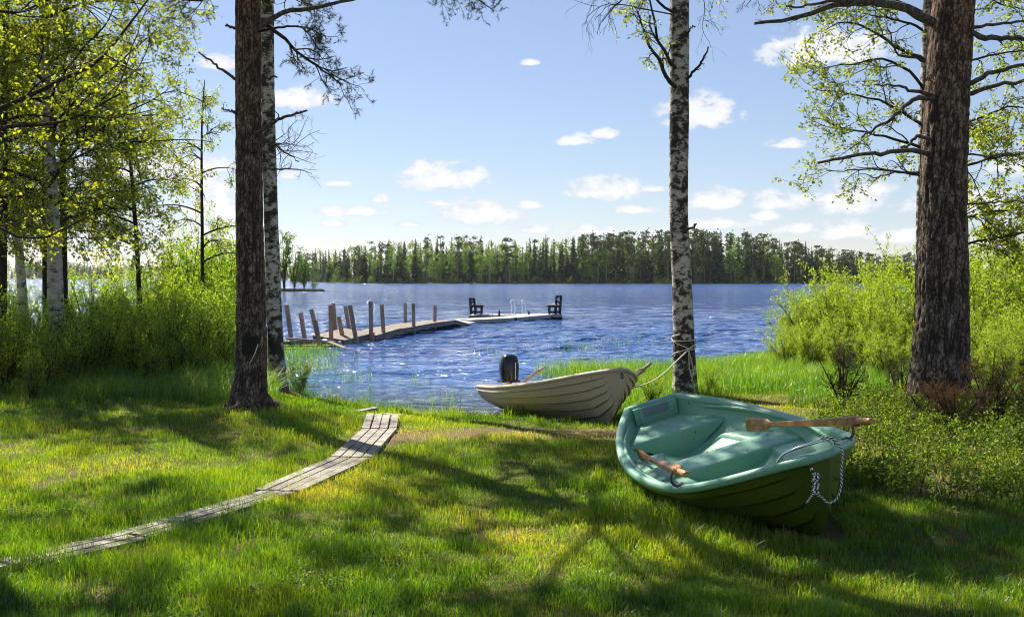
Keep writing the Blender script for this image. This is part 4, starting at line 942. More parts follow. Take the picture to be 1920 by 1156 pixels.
# mooring rope round this birch to the beige boat
mb = MB()
def tr(pts, r=.0085, n=40): tubes(mb, resample(pts, n), np.full(n, r), 6)
cxr, cyr = at(1282, 640, 14.5)[0], 14.5
def around(za, zb, a0, a1, rr=.165, n=14, side=0): return [(cxr+rr*math.cos(a)*1.0, cyr+rr*math.sin(a), za+(zb-za)*i/(n-1)) for i, a in enumerate(np.linspace(a0, a1, n))]
zk = lambda py: float(at(1280, py, 14.35)[2])
tr(around(zk(655), zk(628), R(300), R(120)), n=30); tr(around(zk(627), zk(656), R(240), R(-60)), n=30); tr(around(zk(640), zk(634), R(180), R(540)), n=50); tr(around(zk(668), zk(650), R(170), R(310)), n=30); tr(around(zk(652), zk(640), R(290), R(360)), n=30)
kn = at(1291, 655, 14.31)
for i in range(4): tr([kn+.016*np.array([math.cos(a+i), .5*math.sin(a), math.sin(a+i*1.3)]) for a in np.linspace(0, 6.28, 9)], .008, 16)
ring = bw_(BB.pt(1., .62)*np.array([1, 0, 1])+np.array([.03, 0, 0]))
tr([kn, at(1267, 678, 13.9), at(1243, 701, 13.3), at(1207, 721, 12.4), at(1183, 724, 11.8), ring], .0085, 60)
tr([kn, at(1293, 690, 14.28), at(1296, 705, 14.28), at(1301, 720, 14.3), at(1302, 735, 14.3)], .007); tr([kn, at(1297, 680, 14.28), at(1300, 700, 14.28), at(1296, 715, 14.3)], .007)
tag(mb.build('mooring_rope', M['rope'], smooth=True), 'pale mooring rope wound round the middle birch and tied to the beige boat', 'rope')

# ---- the birch whose sprays show behind the right pine
TRK = (5.72, 14.2); x, y = 5.75, 14.2; z0 = gz(x, y)-.15
bt = empty('birch_tree', (x, y, z0)); tag(bt, 'leafy birch behind the massive right pine, its sprays reaching out to the left', 'birch tree')
mb = trunk_mesh([(x, y, z0), (x-.05, y, 2.5), (x-.02, y, 5), (x+.1, y, 10.5)], [.12, .10, .085, .02], 40, .05, 'birch', 15, .02)
rel(bt, mb).build('trunk', M['birch'], bt, smooth=True)
br = MB(); lf = MB()
S2 = ((9, .3, .75), (5, .15, .35), (3, .06, .16))
blimb([(1742, 110), (1700, 100), (1640, 60), (1580, 40), (1540, 60)], 14.1, .028, .006, S2, .048, 4, .15)
blimb([(1742, 180), (1700, 130), (1650, 110), (1600, 120), (1560, 125), (1520, 140)], 14.0, .024, .005, S2, .048, 5, .1)
blimb([(1742, 240), (1700, 215), (1650, 190), (1590, 175), (1520, 165)], 13.9, .024, .005, S2, .048, 5, .1)
blimb([(1742, 280), (1690, 265), (1630, 250), (1580, 240), (1525, 220)], 13.9, .024, .005, S2, .048, 5, .1)
blimb([(1742, 330), (1700, 325), (1650, 318), (1590, 320), (1550, 322)], 13.9, .02, .005, S2, .048, 4, .1)
blimb([(1740, 60), (1690, 40), (1640, 30), (1590, 20)], 14.2, .02, .005, S2, .048, 4, .1)
S3 = ((11, .4, .9), (6, .2, .45), (3, .08, .18))
for pp in ([(1742, 40), (1830, -10), (1880, 10), (1940, 20)], [(1742, 160), (1830, 110), (1880, 100), (1960, 90)], [(1742, 260), (1840, 220), (1890, 200), (1960, 210)], [(1742, 330), (1850, 300), (1900, 290), (1980, 290)],
           [(1742, 420), (1850, 400), (1900, 390), (1970, 380)], [(1742, 480), (1840, 450), (1900, 440), (1980, 420)]):
    blimb(pp, 14.4, .024, .006, S3, .052, 8, -.2)
g2 = np.random.default_rng(33)
for i in range(8):
    z = 5.2+i*.6; a = g2.uniform(0, 6.28); L = g2.uniform(1.2, 2.4)*(1-.05*i); P = np.array([(x, y, z)+np.array([math.cos(a)*L*t, math.sin(a)*L*t, L*(.7*t-.5*t*t)]) for t in np.linspace(0, 1, 9)])[None]; Q = np.linspace(.03, .005, 9)[None]
    tubes(br, P, Q, 5); birch_crown(P, Q, br, lf, ((7, .3, .7), (5, .15, .35), (2, .08, .2)), .06, 5, g=g2)
rel(bt, br).build('branches', M['twig'], bt, smooth=True); rel(bt, lf).build('crown', M['leaf'], bt)

# ---- birches of the left bank
def left_birch(name, pts, rad, lab, limbs, spec, crown_pts=(), style='birch', m='birchwhite', leaf=.045, per=5, seed=0, auto=None, grp=None, cat='birch tree'):
    global br, lf, TRK
    TRK = (float(pts[2][0]), float(pts[2][1]))
    pts = [np.asarray(p, float) for p in pts]; root = empty(name, pts[0]); tag(root, lab, cat, grp)
    rel(root, trunk_mesh(pts, rad, 44, .05, style, seed, .02)).build('trunk', M[m], root, smooth=True)
    br = MB(); lf = MB(); g3 = np.random.default_rng(seed+100)
    for pxs, Y, r0 in limbs: blimb(pxs, Y, r0, r0*.25, spec, leaf, per, -.5)
    if auto:
        zlo, zhi, n, reach = auto; tr_ = resample(pts, 60)
        for i in range(n):
            z = zlo+(zhi-zlo)*(i+.5)/n; c = tr_[np.argmin(abs(tr_[:, 2]-z))]; a = g3.uniform(0, 6.28); L = reach*g3.uniform(.6, 1.15)*(1-.6*(i/n)**1.5)
            P = np.array([c+np.array([math.cos(a)*L*t, math.sin(a)*L*t, L*(.55*t-.45*t*t)]) for t in np.linspace(0, 1, 9)])[None]; Q = np.linspace(.012+.008*reach, .004, 9)[None]
            tubes(br, P, Q, 5); birch_crown(P, Q, br, lf, spec, leaf, per, -.5, g=g3)
    rel(root, br).build('branches', M['twig'], root, smooth=True); rel(root, lf).build('crown', M['leaf'], root); return root
SL = ((9, .4, 1.1), (7, .2, .5), (4, .08, .2))
Y = 9.2; b0 = np.array([-5.75, Y, gz(-5.75, Y)-.1])
left_birch('birch_tree', [b0, (-5.7, Y, 2.5), (-5.6, Y, 5), (-5.3, Y, 10)], [.15, .12, .10, .02], 'birch just outside the left frame edge, its dark limbs arching into view',
           [([(-200, 300), (-60, 235), (0, 205), (90, 165), (200, 100), (235, 60), (285, -10)], 9.2, .030), ([(-200, 250), (-60, 240), (0, 237), (60, 236), (130, 222), (185, 195), (225, 178)], 9.0, .030),
            ([(-200, 400), (-80, 415), (0, 430), (60, 446), (120, 430), (170, 400)], 9.4, .022), ([(-200, 60), (-60, 20), (40, 20), (120, -10)], 9.3, .028)], ((7, .3, .9), (5, .15, .45), (4, .06, .18)),
           seed=1, auto=(4.0, 9.5, 14, 2.4), per=4, leaf=.044, m='birch')
Y = 15.5
left_birch('birch_tree', [at(105, 735, Y), at(105, 600, Y), at(102, 480, Y), at(95, 330, Y), at(88, 180, Y), at(80, 0, Y), at(70, -300, Y)], [.15, .125, .105, .085, .07, .05, .015], 'white barked birch with dark lower trunk, thickest in the left thicket',
           [([(95, 330), (150, 290), (220, 270), (290, 264), (360, 262), (400, 268)], 15.3, .020), ([(90, 250), (150, 180), (220, 120), (290, 60)], 15.5, .024), ([(92, 290), (40, 240), (-20, 200)], 15.3, .022), ([(88, 180), (150, 100), (200, 40), (240, -40)], 15.6, .022),
            ([(97, 380), (160, 370), (230, 400), (290, 420)], 15.2, .018), ([(95, 330), (180, 250), (260, 200), (330, 170), (380, 190)], 15.8, .020), ([(100, 430), (60, 390), (0, 360)], 15.3, .018)], SL, seed=2, auto=(2.2, 7.5, 17, 2.1), per=5, leaf=.052)
Y = 20
left_birch('birch_tree', [at(46, 690, Y), at(42, 560, Y), at(36, 470, Y), at(26, 380, Y), at(15, 200, Y), at(5, -100, Y)], [.11, .09, .08, .07, .05, .015], 'leaning whitish birch near the far left edge of the thicket', [], SL, seed=3, auto=(2.4, 7.6, 16, 2.3), per=5, leaf=.056)
for i, (a, b_, Y, r_, lab) in enumerate([((86, 700), (84, 250), 17.5, .055, 'dark slender tree just left of the thick white birch'), ((121, 690), (118, 200), 17.8, .065, 'dark slender tree just right of the thick white birch'),
                                         ((3, 700), (8, 150), 15, .07, 'dark slender tree at the very left edge')]):
    left_birch('young_birch', [at(a[0], a[1], Y), at((a[0]+b_[0])/2, (a[1]+b_[1])/2, Y), at(b_[0], b_[1], Y), at(b_[0]+10, b_[1]-250, Y)], [r_, r_*.85, r_*.7, .012], lab, [], ((8, .3, .8), (6, .15, .4), (4, .08, .2)), style='birch', m='twig', seed=20+i, auto=(2.2, 5.8, 12, 1.5), per=4, leaf=.052,
               grp='slender dark trees in the left thicket', cat='tree')
SLT = ((5, .2, .5), (4, .12, .35), (3, .06, .15))
Y = 18
left_birch('young_birch', [at(264, 640, Y), at(261, 550, Y), at(254, 420, Y), at(246, 320, Y), at(240, 240, Y), at(236, 120, Y)], [.05, .040, .034, .028, .02, .008], 'very thin young birch left of centre in the gap of sky', [], SLT, m='twig', seed=31, auto=(2.0, 5.8, 17, 1.1), per=5, leaf=.05, cat='tree')
Y = 20
left_birch('young_birch', [at(381, 640, Y), at(380, 540, Y), at(379, 420, Y), at(378, 300, Y), at(380, 200, Y), at(384, 150, Y)], [.045, .036, .030, .022, .014, .006], 'thin young birch with sparse twigs just left of the left pine', [], ((5, .2, .5), (3, .1, .3), (2, .05, .15)), m='twig', seed=32, auto=(1.8, 5.2, 14, 1.1), per=4, leaf=.05, cat='tree')

# ------------------------------------------------------------------ shrubs
def make_shrub(seed, h, spread, stems, lf_size, per, matname, leafy=(6, 5), lean=.35, wide=.5):
    g4 = np.random.default_rng(seed); br_ = MB(); lf_ = MB(); root = empty('willow_shrub')
    a = g4.uniform(0, 6.28, stems); le = g4.uniform(.05, lean, stems); hh = h*g4.uniform(.55, 1.05, stems); b0 = g4.uniform(0, .18, stems)*spread
    t = np.linspace(0, 1, 9)[None, :, None]; dirv = np.stack([np.cos(a), np.sin(a), 0*a], 1)[:, None]
    P = (dirv*(b0[:, None, None]+le[:, None, None]*hh[:, None, None]*(t**1.35)*spread)+np.array([0, 0, 1.])*hh[:, None, None]*t*(1-.12*t))
    P = P+g4.normal(size=P.shape)*.018*t; Q = np.linspace(.016, .003, 9)[None]*np.ones((stems, 1)); tubes(br_, P, Q, 5)
    C, Rc = spawn(P, Q, leafy[0], .15, 1, .18, .55*h/2.2, (20, 55), .5, .25, 6, .6, .0018, g=g4); tubes(br_, C, Rc, 3)
    D, Rd = spawn(C, Rc, leafy[1], .1, 1, .06, .22, (25, 60), .3, .3, 4, .6, .0013, g=g4); tubes(br_, D, Rd, 3)
    leaves(lf_, D, per, lf_size, .1, .02, .0, wide, g=g4, hang=0); leaves(lf_, C, per+2, lf_size, .2, .02, .0, wide, g=g4, hang=0); leaves(lf_, P, 16, lf_size, .45, .02, 0, wide, g=g4, hang=0)
    br_.build('stems', M['twig'], root, smooth=True); lf_.build('foliage', M[matname], root); return root
pa = [make_shrub(41, 2.3, 1.0, 26, .050, 5, 'thicket'), make_shrub(42, 1.9, 1.2, 24, .048, 5, 'thicket'), make_shrub(43, 2.6, .8, 22, .052, 5, 'thicket')]
pb = [make_shrub(51, 2.5, 1.35, 38, .056, 6, 'willow', (8, 7), .5, .42), make_shrub(52, 2.3, 1.1, 34, .056, 6, 'willow', (7, 6), .4, .42)]
def put(proto, used, x, y, s, rz, lab, grp, sz=1.):
    o = proto if id(proto) not in used else copy_tree(proto); used.add(id(proto))
    o.location = (x, y, gz(x, y)-.05); o.scale = (s, s, s*sz); o.rotation_euler = (0, 0, rz); tag(o, lab, 'shrub', grp); o.name = 'leafy_shrub' if proto in pa else 'willow_shrub'; return o
used = set(); g5 = random.Random(9)
# left thicket: (photo x, photo y of top, distance)
LS = [(-60, 500, 14.5), (15, 560, 13.6), (70, 545, 14.6), (140, 560, 14.0), (200, 540, 15.5), (250, 560, 14.6), (310, 530, 16.0), (360, 545, 15.2), (415, 560, 15.6), (-10, 585, 16.5), (190, 590, 18),
      (330, 455, 20.5), (385, 430, 22.0), (425, 420, 23.5), (290, 500, 19.5), (440, 470, 20.0), (100, 600, 13.2), (280, 600, 13.8), (-120, 520, 13.5), (40, 600, 19), (235, 595, 19.5), (445, 560, 18.0), (350, 500, 19), (0, 530, 16), (155, 520, 16.5), (225, 530, 17.2), (50, 545, 15.2), (100, 540, 16.2), (180, 555, 14.6), (250, 530, 15.9), (300, 545, 14.9), (345, 520, 17.2), (-20, 530, 13.2), (425, 500, 18.6), (170, 490, 23), (215, 480, 25), (265, 490, 22.5), (20, 515, 22), (120, 500, 24), (300, 470, 21), (360, 420, 21.5), (405, 400, 24), (430, 520, 16.8), (395, 560, 16.0), (330, 590, 14.4), (385, 610, 14.6), (-40, 600, 12.6), (60, 620, 12.6)]
for i, (px, pt, Y) in enumerate(LS):
    p = at(px, 600, Y); zb = gz(p[0], Y); H = at(px, pt, Y)[2]-zb; pr_ = pa[i % 3]; base_h = (2.3, 1.9, 2.6)[i % 3]
    put(pr_, used, p[0], Y, H/base_h*1.02, g5.uniform(0, 6.28), 'tall yellow green shrub standing at the back of the left thicket' if Y > 19 else 'leafy green shrub in the dense thicket on the left bank',
        'tall shrubs behind the left thicket' if Y > 19 else 'shrubs of the left thicket')
RS = [(1530, 515, 19.5, 1.0), (1600, 480, 21, 1.0), (1660, 485, 19, 1.0), (1700, 470, 20.5, 1.0), (1495, 560, 20, .8), (1850, 440, 18, 1.), (1900, 420, 19.5, 1.), (1960, 430, 17, 1.), (1800, 450, 20, 1.), (1750, 480, 18.5, 1.), (1880, 540, 15.5, 1.), (1930, 570, 14.5, 1), (1475, 600, 18.5, 1), (1560, 500, 18.5, 1), (1630, 520, 17.5, 1), (1580, 600, 16.5, 1), (1660, 600, 15.5, 1), (1520, 590, 17.3, 1), (1860, 600, 13.8, 1), (1840, 480, 16.8, 1), (1690, 560, 17, 1), (1820, 560, 16.2, 1), (2040, 430, 17, 1)]
for i, (px, pt, Y, _) in enumerate(RS):
    p = at(px, 600, Y); zb = gz(p[0], Y); H = at(px, pt, Y)[2]-zb; k = i % 2
    lab, grp = ('bright yellow green willow shrub on the shore left of the massive right pine', 'willow shrubs left of the right pine') if px < 1760 else ('bright green willow shrub in the thicket right of the massive right pine', 'willow shrubs right of the right pine')
    if i == 0: lab = 'round willow shrub spreading furthest out over the water on the right shore'; grp = None
    o = put(pb[k], used, p[0], Y, H/(2.5, 2.3)[k]*1.02, g5.uniform(0, 6.28), lab, grp)
    if grp is None and 'group' in o: del o['group']
# small bush under the birch on the left shore and two low bushes at the rope birch
for px, Y, H, lab in ((560, 17.0, .75, 'small leafy bush leaning over the water beside the left birch'), (1225, 14.2, .55, 'low yellow green bush left of the rope birch'), (1330, 14.6, .5, 'low reddish twigged bush right of the rope birch')):
    p = at(px, 700, Y); o = put(pa[1], used, p[0], Y, H/1.9, g5.uniform(0, 6), lab, None); 
    if 'group' in o: del o['group']

def make_juniper(seed, h, n, spread, dens, matname, size=.018):
    g6 = np.random.default_rng(seed); br_ = MB(); nd_ = MB(); root = empty('juniper')
    a = g6.uniform(0, 6.28, n); hh = h*g6.uniform(.5, 1., n); t = np.linspace(0, 1, 8)[None, :, None]
    P = np.stack([np.cos(a), np.sin(a), 0*a], 1)[:, None]*(spread*hh*g6.uniform(.1, 1, n))[:, None, None]*t**1.2+np.array([0, 0, 1.])*hh[:, None, None]*t
    Q = np.linspace(.014, .003, 8)[None]*np.ones((n, 1)); tubes(br_, P, Q, 5)
    C, Rc = spawn(P, Q, 14, .08, 1, .1, .38*h, (35, 75), .2, .25, 5, .5, .0018, g=g6, taper=.6); tubes(br_, C, Rc, 3)
    D, Rd = spawn(C, Rc, 6, .15, 1, .04, .13, (30, 60), .2, .25, 4, .6, .0013, g=g6); tubes(br_, D, Rd, 3)
    needles(nd_, D, dens, size, .0, g=g6, w=.0015); needles(nd_, C, dens, size, .3, g=g6, w=.0015)
    br_.build('stems', M['twig'], root, smooth=True); nd_.build('foliage', M[matname], root); return root
def putj(o, px, Y, lab, rz=0., s=1.):
    p = at(px, 700, Y); o.location = (p[0], Y, gz(p[0], Y)-.03); o.rotation_euler = (0, 0, rz); o.scale = (s, s, s); tag(o, lab, 'juniper')
j1 = make_juniper(61, .95, 9, .55, 22, 'juniper'); putj(j1, 1580, 12.3, 'dark feathery juniper standing alone between boat and willow shrubs')
j2 = make_juniper(62, .8, 10, .7, 18, 'rust'); putj(j2, 1860, 10.2, 'brownish juniper in front of the right pine trunk, at its right foot')
j3 = make_juniper(63, .7, 10, .7, 20, 'rust'); putj(j3, 1790, 9.9, 'half dead rusty juniper against the base of the right pine')
j4 = copy_tree(j1); putj(j4, 1690, 12.4, 'small dark juniper just left of the right pine foot', 2., .8)
j5 = copy_tree(j2); putj(j5, 1935, 10.8, 'rusty juniper at the right frame edge beyond the pine', 1., 1.05)
j6 = copy_tree(j3); putj(j6, 1745, 10.6, 'thin rusty juniper hugging the left side of the right pine foot', 3., .8)

# blueberry carpet on the right
def scatter_px(n, x0, x1, y0, y1, g, z=0.): # random ground points seen inside a photo window
    px = g.uniform(x0, x1, n); py = g.uniform(y0, y1, n); d = np.stack([(px-960)/1920, np.zeros(n), np.zeros(n)], 1)+_F+_U*((578-py)/1920)[:, None]
    P = np.array([0, 0, EYE])+d*((z-EYE)/d[:, 2])[:, None]; return P[:, 0], P[:, 1]
g7 = np.random.default_rng(70)
n = 5200; X = g7.uniform(1.9, 9.5, n); Yy = g7.uniform(6.2, 12.2, n)
edge = 2.55+.05*(Yy-7)+.55*(fbm(Yy*1.1, Yy*0, 0, 3, 5)-.5)+np.clip((Yy-9.3)*.45, 0, 2.3); ok = (X > edge) & (X < .62*Yy+.8) & (Yy > 7.0+.9*(fbm(X*1.3, X*0, 0, 2, 8)-.5)) & (fbm(X*1.6, Yy*1.6, 0, 2, 44) > .30)
X, Yy = X[ok], Yy[ok]; Zz = ground_z(X, Yy); n = len(X)
hh = .13+.20*fbm(X*1.2, Yy*1.2, 0, 2, 66)*g7.uniform(.7, 1.3, n)
t = np.linspace(0, 1, 4)[None, :, None]; a = g7.uniform(0, 6.28, n)
P = np.stack([X, Yy, Zz-.01], 1)[:, None]+np.stack([np.cos(a)*.3, np.sin(a)*.3, 1+0*a], 1)[:, None]*hh[:, None, None]*t; Q = np.linspace(.003, .0012, 4)[None]*np.ones((n, 1))
bb = MB(); tubes(bb, P, Q, 3, v=.2); C, Rc = spawn(P, Q, 5, .2, 1, .05, .16, (20, 60), .3, .3, 4, .7, .001, g=g7); tubes(bb, C, Rc, 3, v=.2); leaves(bb, C, 7, .027, .1, .008, 0, .6, g=g7, hang=0)
kind(bb.build('undergrowth', M['berry']), 'stuff')['label'] = 'low blueberry shrubs and moss covering the ground at right'

# ------------------------------------------------------------------ grass
def blades(mb, X, Y, H, Wd, hue, g, bend=.45, azb=None, z=None):
    n = len(X); Z = ground_z(X, Y) if z is None else z; a = g.uniform(0, 6.28, n) if azb is None else g.normal(azb[0], azb[1], n)
    f = g.uniform(0, math.pi, n); S = np.stack([np.cos(f), np.sin(f), 0*f], 1)*(Wd/2)[:, None]; D = np.stack([np.cos(a), np.sin(a), 0*a], 1); b = bend*g.uniform(.2, 1.3, n)
    B = np.stack([X, Y, Z-.005], 1); u = np.array([0, 0, 1.])
    m1 = B+u*(H*.55)[:, None]+D*(H*b*.22)[:, None]; tp = B+u*(H*(1-.25*b))[:, None]+D*(H*b*.85)[:, None]
    V = np.stack([B-S, B+S, m1+S*.8, m1-S*.8, tp], 1).reshape(-1, 3); I = (np.arange(n)*5)[:, None]
    hv = np.repeat(hue, 5)
    k = mb.n; mb.add(V, I+np.array([[0, 1, 2, 3]]), hv); mb.F.append(I+np.array([[3, 2, 4]])+k); mb.M.append(np.zeros(n, int))
def hue_at(X, Y, g, dry=.0):
    a = fbm(X*.8, Y*.8, 0, 3, 101); b = fbm(X*3.3, Y*3.3, 0, 2, 102)
    left = .16*np.exp(-(((X+3.2)/2.6)**2+((Y-8.2)/2.2)**2)); return np.clip(.26+.85*(a-.35)+.5*(b-.5)+left+dry+g.normal(0, .15, len(X))+.35*bare(X, Y), 0, 1)
g8 = np.random.default_rng(80)
lawn = MB(); NB = 620000
Yb = 3.6*np.exp(g8.uniform(0, 1, NB)**.93*math.log(15.5/3.6)); Xb = g8.uniform(-.62, .62, NB)*Yb+g8.normal(0, .4, NB)
clump = fbm(Xb*5, Yb*5, 0, 2, 90); keep = (shore_dist(Xb, Yb) > -.02) & (g8.uniform(0, 1, NB) > bare(Xb, Yb)*.93) & (clump+g8.uniform(-.25, .25, NB) > .30)
keep &= (walk_dist(Xb, Yb) > .20-.115*np.clip((8.6-Yb)/2.2, 0, 1)+g8.normal(0, .03, NB)) | ((g8.uniform(0, 1, NB) < .07+.16*np.clip((8.6-Yb)/2, 0, 1)))
Lb = (np.stack([Xb, Yb, 0*Xb], 1)-Tg)@Rg; ub = np.clip(Lb[:, 0]/GB.L, 0, 1); keep &= ~((Lb[:, 0] > .02) & (Lb[:, 0] < GB.L*.93) & (np.abs(Lb[:, 1]) < GB.b(ub)*.6))
Lb = (np.stack([Xb, Yb, 0*Xb], 1)-Tb)@Rb; ub = np.clip(Lb[:, 0]/BB.L, 0, 1); keep &= ~((Lb[:, 0] > 0) & (Lb[:, 0] < BB.L*.97) & (np.abs(Lb[:, 1]) < BB.b(ub)*.6))
keep &= ~((Xb > 2.9+np.clip((Yb-9.3)*.45, 0, 2.3)) & (Yb > 7.4) & (Yb < 12) & (g8.uniform(0, 1, NB) < .75))
Xb, Yb = Xb[keep], Yb[keep]; n = len(Xb)
hn = fbm(Xb*.9, Yb*.9, 0, 3, 110); hc = fbm(Xb*4.2, Yb*4.2, 0, 2, 111); sd_ = shore_dist(Xb, Yb)
Hb = (.024+.075*np.clip(hn-.25, 0, 1)+.075*np.clip(hc-.48, 0, 1)*2)*g8.uniform(.5, 1.55, n)*(1-.5*bare(Xb, Yb))
Hb *= np.where(sd_ < .8, 1.8, 1.)
nearboat = np.exp(-(((Xb-1.0)/.7)**2+((Yb-6.9)/1.5)**2)); Hb *= 1+.9*nearboat
Hb = np.maximum(Hb, .012*Yb/5)
blades(lawn, Xb, Yb, Hb, np.maximum(.0040, .00047*Yb)*g8.uniform(.7, 1.3, n), hue_at(Xb, Yb, g8), g8, .55)
kind(lawn.build('grass', M['grass']), 'stuff')['label'] = 'short sunlit and shaded grass of the lawn'

# taller tufts in the lawn and by the boats
def tall_patch(name, lab, N_, fx, Hf, wd_, azb=None, hue0=.45, bend=.6, g=None, hs=.18, water=False, matn='tallgrass'):
    X, Y = fx(N_); n = len(X); mb = MB(); z = None
    Z = ground_z(X, Y); Z = np.maximum(Z, WL-.06) if water else Z
    H = Hf(X, Y)*g.uniform(.55, 1.15, n); hue = np.clip(hue0+.5*(fbm(X*1.5, Y*1.5, 0, 2, 130)-.5)+g.normal(0, hs, n), 0, 1)
    blades(mb, X, Y, H, wd_*g.uniform(.6, 1.4, n), hue, g, bend, azb, Z); o = mb.build(name, M[matn]); kind(o, 'stuff'); o['label'] = lab; return o
g9 = np.random.default_rng(90)
def fx(n):
    Y = g9.uniform(12.0, 19, n); X = g9.uniform(-.62, -.23, n)*Y; m = (Y > 12.7+.9*(fbm(X*1.1, X*0, 0, 2, 77)-.5)+np.clip(X+3.6, 0, 9)*1.2+.12*np.clip(-X-5, 0, 9)) & (fbm(X*2.2, Y*2.2, 0, 2, 78) > .30) & (shore_dist(X, Y) > .0); return X[m], Y[m]
tall_patch('tall_grass', 'long lush bent grass along the left thicket', 42000, fx, lambda X, Y: .25+.42*fbm(X*1.2, Y*1.2, 0, 2, 79)*np.clip((Y-12)/1.8, .35, 1), .0065, g=g9, hue0=.58, bend=.95)
def fx(n):
    Y = g9.uniform(14.2, 27.5, n); X = g9.uniform(.06, .40, n)*Y; d = shore_dist(X, Y)
    m = (d > -.3+.6*(fbm(X*1.3, Y*1.3, 0, 2, 81)-.5)-1.6*np.clip((Y-14)/3, 0, 1)*np.clip((21-Y)/2, 0, 1)) & (X > .9+.1*(Y-14)) & (X > .03*Y+.4) & ~((np.abs(X-(.02+.31*(15.4-Y))) < .8) & (Y < 16)); return X[m], Y[m]
tall_patch('marsh_grass', 'bright upright marsh grass on the shore behind the boats', 60000, fx, lambda X, Y: (.26+.16*fbm(X*1.1, Y*1.1, 0, 2, 82))*np.clip((Y-13.2)/2.0, .5, 1.), .008, g=g9, hue0=.5, bend=.5, water=True)
def fx(n):
    Y = g9.uniform(17.5, 21.8, n); X = g9.uniform(.0, .19, n)*Y; m = (fbm(X*1.6, Y*1.6, 0, 2, 91) > .36) & (X > .25+.5*(fbm(Y*1.3, Y*0, 0, 2, 92))) & (g9.uniform(0, 1, n) < np.clip((X-.3)/1.6, .12, .8)); return X[m], Y[m]
tall_patch('water_sedge', 'upright green sedge in the water behind the beige boat', 15000, fx, lambda X, Y: .30+.16*fbm(X*1.6, Y*1.6, 0, 2, 93)+.05, .008, g=g9, hue0=.5, bend=.4, water=True)
def fx(n):
    Y = g9.uniform(12.5, 22, n); X = g9.uniform(.27, .62, n)*Y; m = fbm(X*1.4, Y*1.4, 0, 2, 83) > .42; return X[m], Y[m]
tall_patch('meadow_grass', 'bright grass before the willow shrubs on the right', 26000, fx, lambda X, Y: .16+.22*fbm(X*1.1, Y*1.1, 0, 2, 84)*np.clip((Y-12)/4, .3, 1), .0065, g=g9, hue0=.5, bend=.6)
def fx(n):
    Y = g9.uniform(14.0, 22, n); X = g9.uniform(-.42, 0, n)*Y; d = shore_dist(X, Y); m = (d < .5) & (d > -.9+.9*(fbm(X*2, Y*2, 0, 2, 85)-.5)*2) & (fbm(X*3, Y*3, 0, 2, 86) > .42) & (g9.uniform(0, 1, n) < np.where(d > 0, 1, .22)) & (X < -.9); return X[m], Y[m]
tall_patch('shore_grass', 'dark thin grass edging the water left of the beige boat', 26000, fx, lambda X, Y: .12+.18*fbm(X*2, Y*2, 0, 2, 87), .005, g=g9, hue0=.25, bend=.6, water=True)
def fx(n):
    c = np.array([(-5.9, 28.2, 1.0), (-5.3, 26.0, .8), (-4.6, 22.5, .9), (-3.1, 20.0, .5), (-6.6, 29.3, .7), (1.8, 28.5, 1.1), (3.2, 31, 1.3), (-.5, 27, .6), (-1.9, 19.3, .35), (.9, 19, .5), (-1.2, 16.3, .3), (-.9, 17, .3)])
    i = g9.integers(0, len(c), n); wgt = np.array([1, 1, .7, .12, 1, .22, .22, .05, .05, .15, .06, .06])[i]; m = g9.uniform(0, 1, n) < wgt; i = i[m]; return c[i, 0]+g9.normal(0, 1, len(i))*c[i, 2]*.55, c[i, 1]+g9.normal(0, 1, len(i))*c[i, 2]*.9
tall_patch('reeds', 'thin green reeds standing in the shallow water', 7000, fx, lambda X, Y: .28+0*X, .009, g=g9, hue0=.5, bend=.35, water=True)
def fx(n):
    X, Y = scatter_px(n, -100, 2000, 830, 1180, g9); c = fbm(X*1.7, Y*1.7, 0, 2, 140); m = (c > .64) & (walk_dist(X, Y) > .3); return X[m], Y[m]
tall_patch('lawn_tufts', 'scattered longer tufts in the lawn', 26000, fx, lambda X, Y: .07+.04*fbm(X*5, Y*5, 0, 2, 88), .0032, g=g9, hue0=.32, bend=.9, matn='grass')
def fx(n):
    X, Y = scatter_px(n, 1200, 1560, 900, 1010, g9); return X, Y
tall_patch('boat_side_grass', 'long grass growing up along the green boat hull', 5000, lambda n: (lambda u, o: ((Tg+(np.stack([u*GB.L, -GB.b(u)*.62-o, 0*u], 1))@Rg.T)[:, 0], (Tg+(np.stack([u*GB.L, -GB.b(u)*.62-o, 0*u], 1))@Rg.T)[:, 1]))(g9.uniform(.1, 1, n), np.abs(g9.normal(0, .13, n))),
           lambda X, Y: .08+.06*fbm(X*5, Y*5, 0, 2, 89), .0034, g=g9, hue0=.35, bend=.6, matn='grass')
# clover and low herb leaves in the nearest lawn
X, Y = scatter_px(14000, -60, 760, 960, 1175, g9); c = fbm(X*1.4, Y*1.4, 0, 3, 150); m = (c > .58) & (walk_dist(X, Y) > .3); X, Y = X[m], Y[m]; n = len(X); Z = ground_z(X, Y)+g9.uniform(.02, .07, n)
cl = MB(); B = np.stack([X, Y, Z], 1); D = nrm(np.stack([g9.normal(size=n), g9.normal(size=n), .35*g9.normal(size=n)], 1)); S = nrm(np.cross(D, np.array([0, 0, 1.])+.4*g9.normal(size=(n, 3)))); s = g9.uniform(.010, .022, (n, 1))
V = np.stack([B, B+D*s*.5+S*s*.4, B+D*s, B+D*s*.5-S*s*.4], 1).reshape(-1, 3); cl.add(V, np.arange(4*n).reshape(-1, 4), np.repeat(g9.uniform(0, .8, n), 4)); kind(cl.build('clover', M['berry']), 'stuff')['label'] = 'patches of low clover leaves in the near lawn'
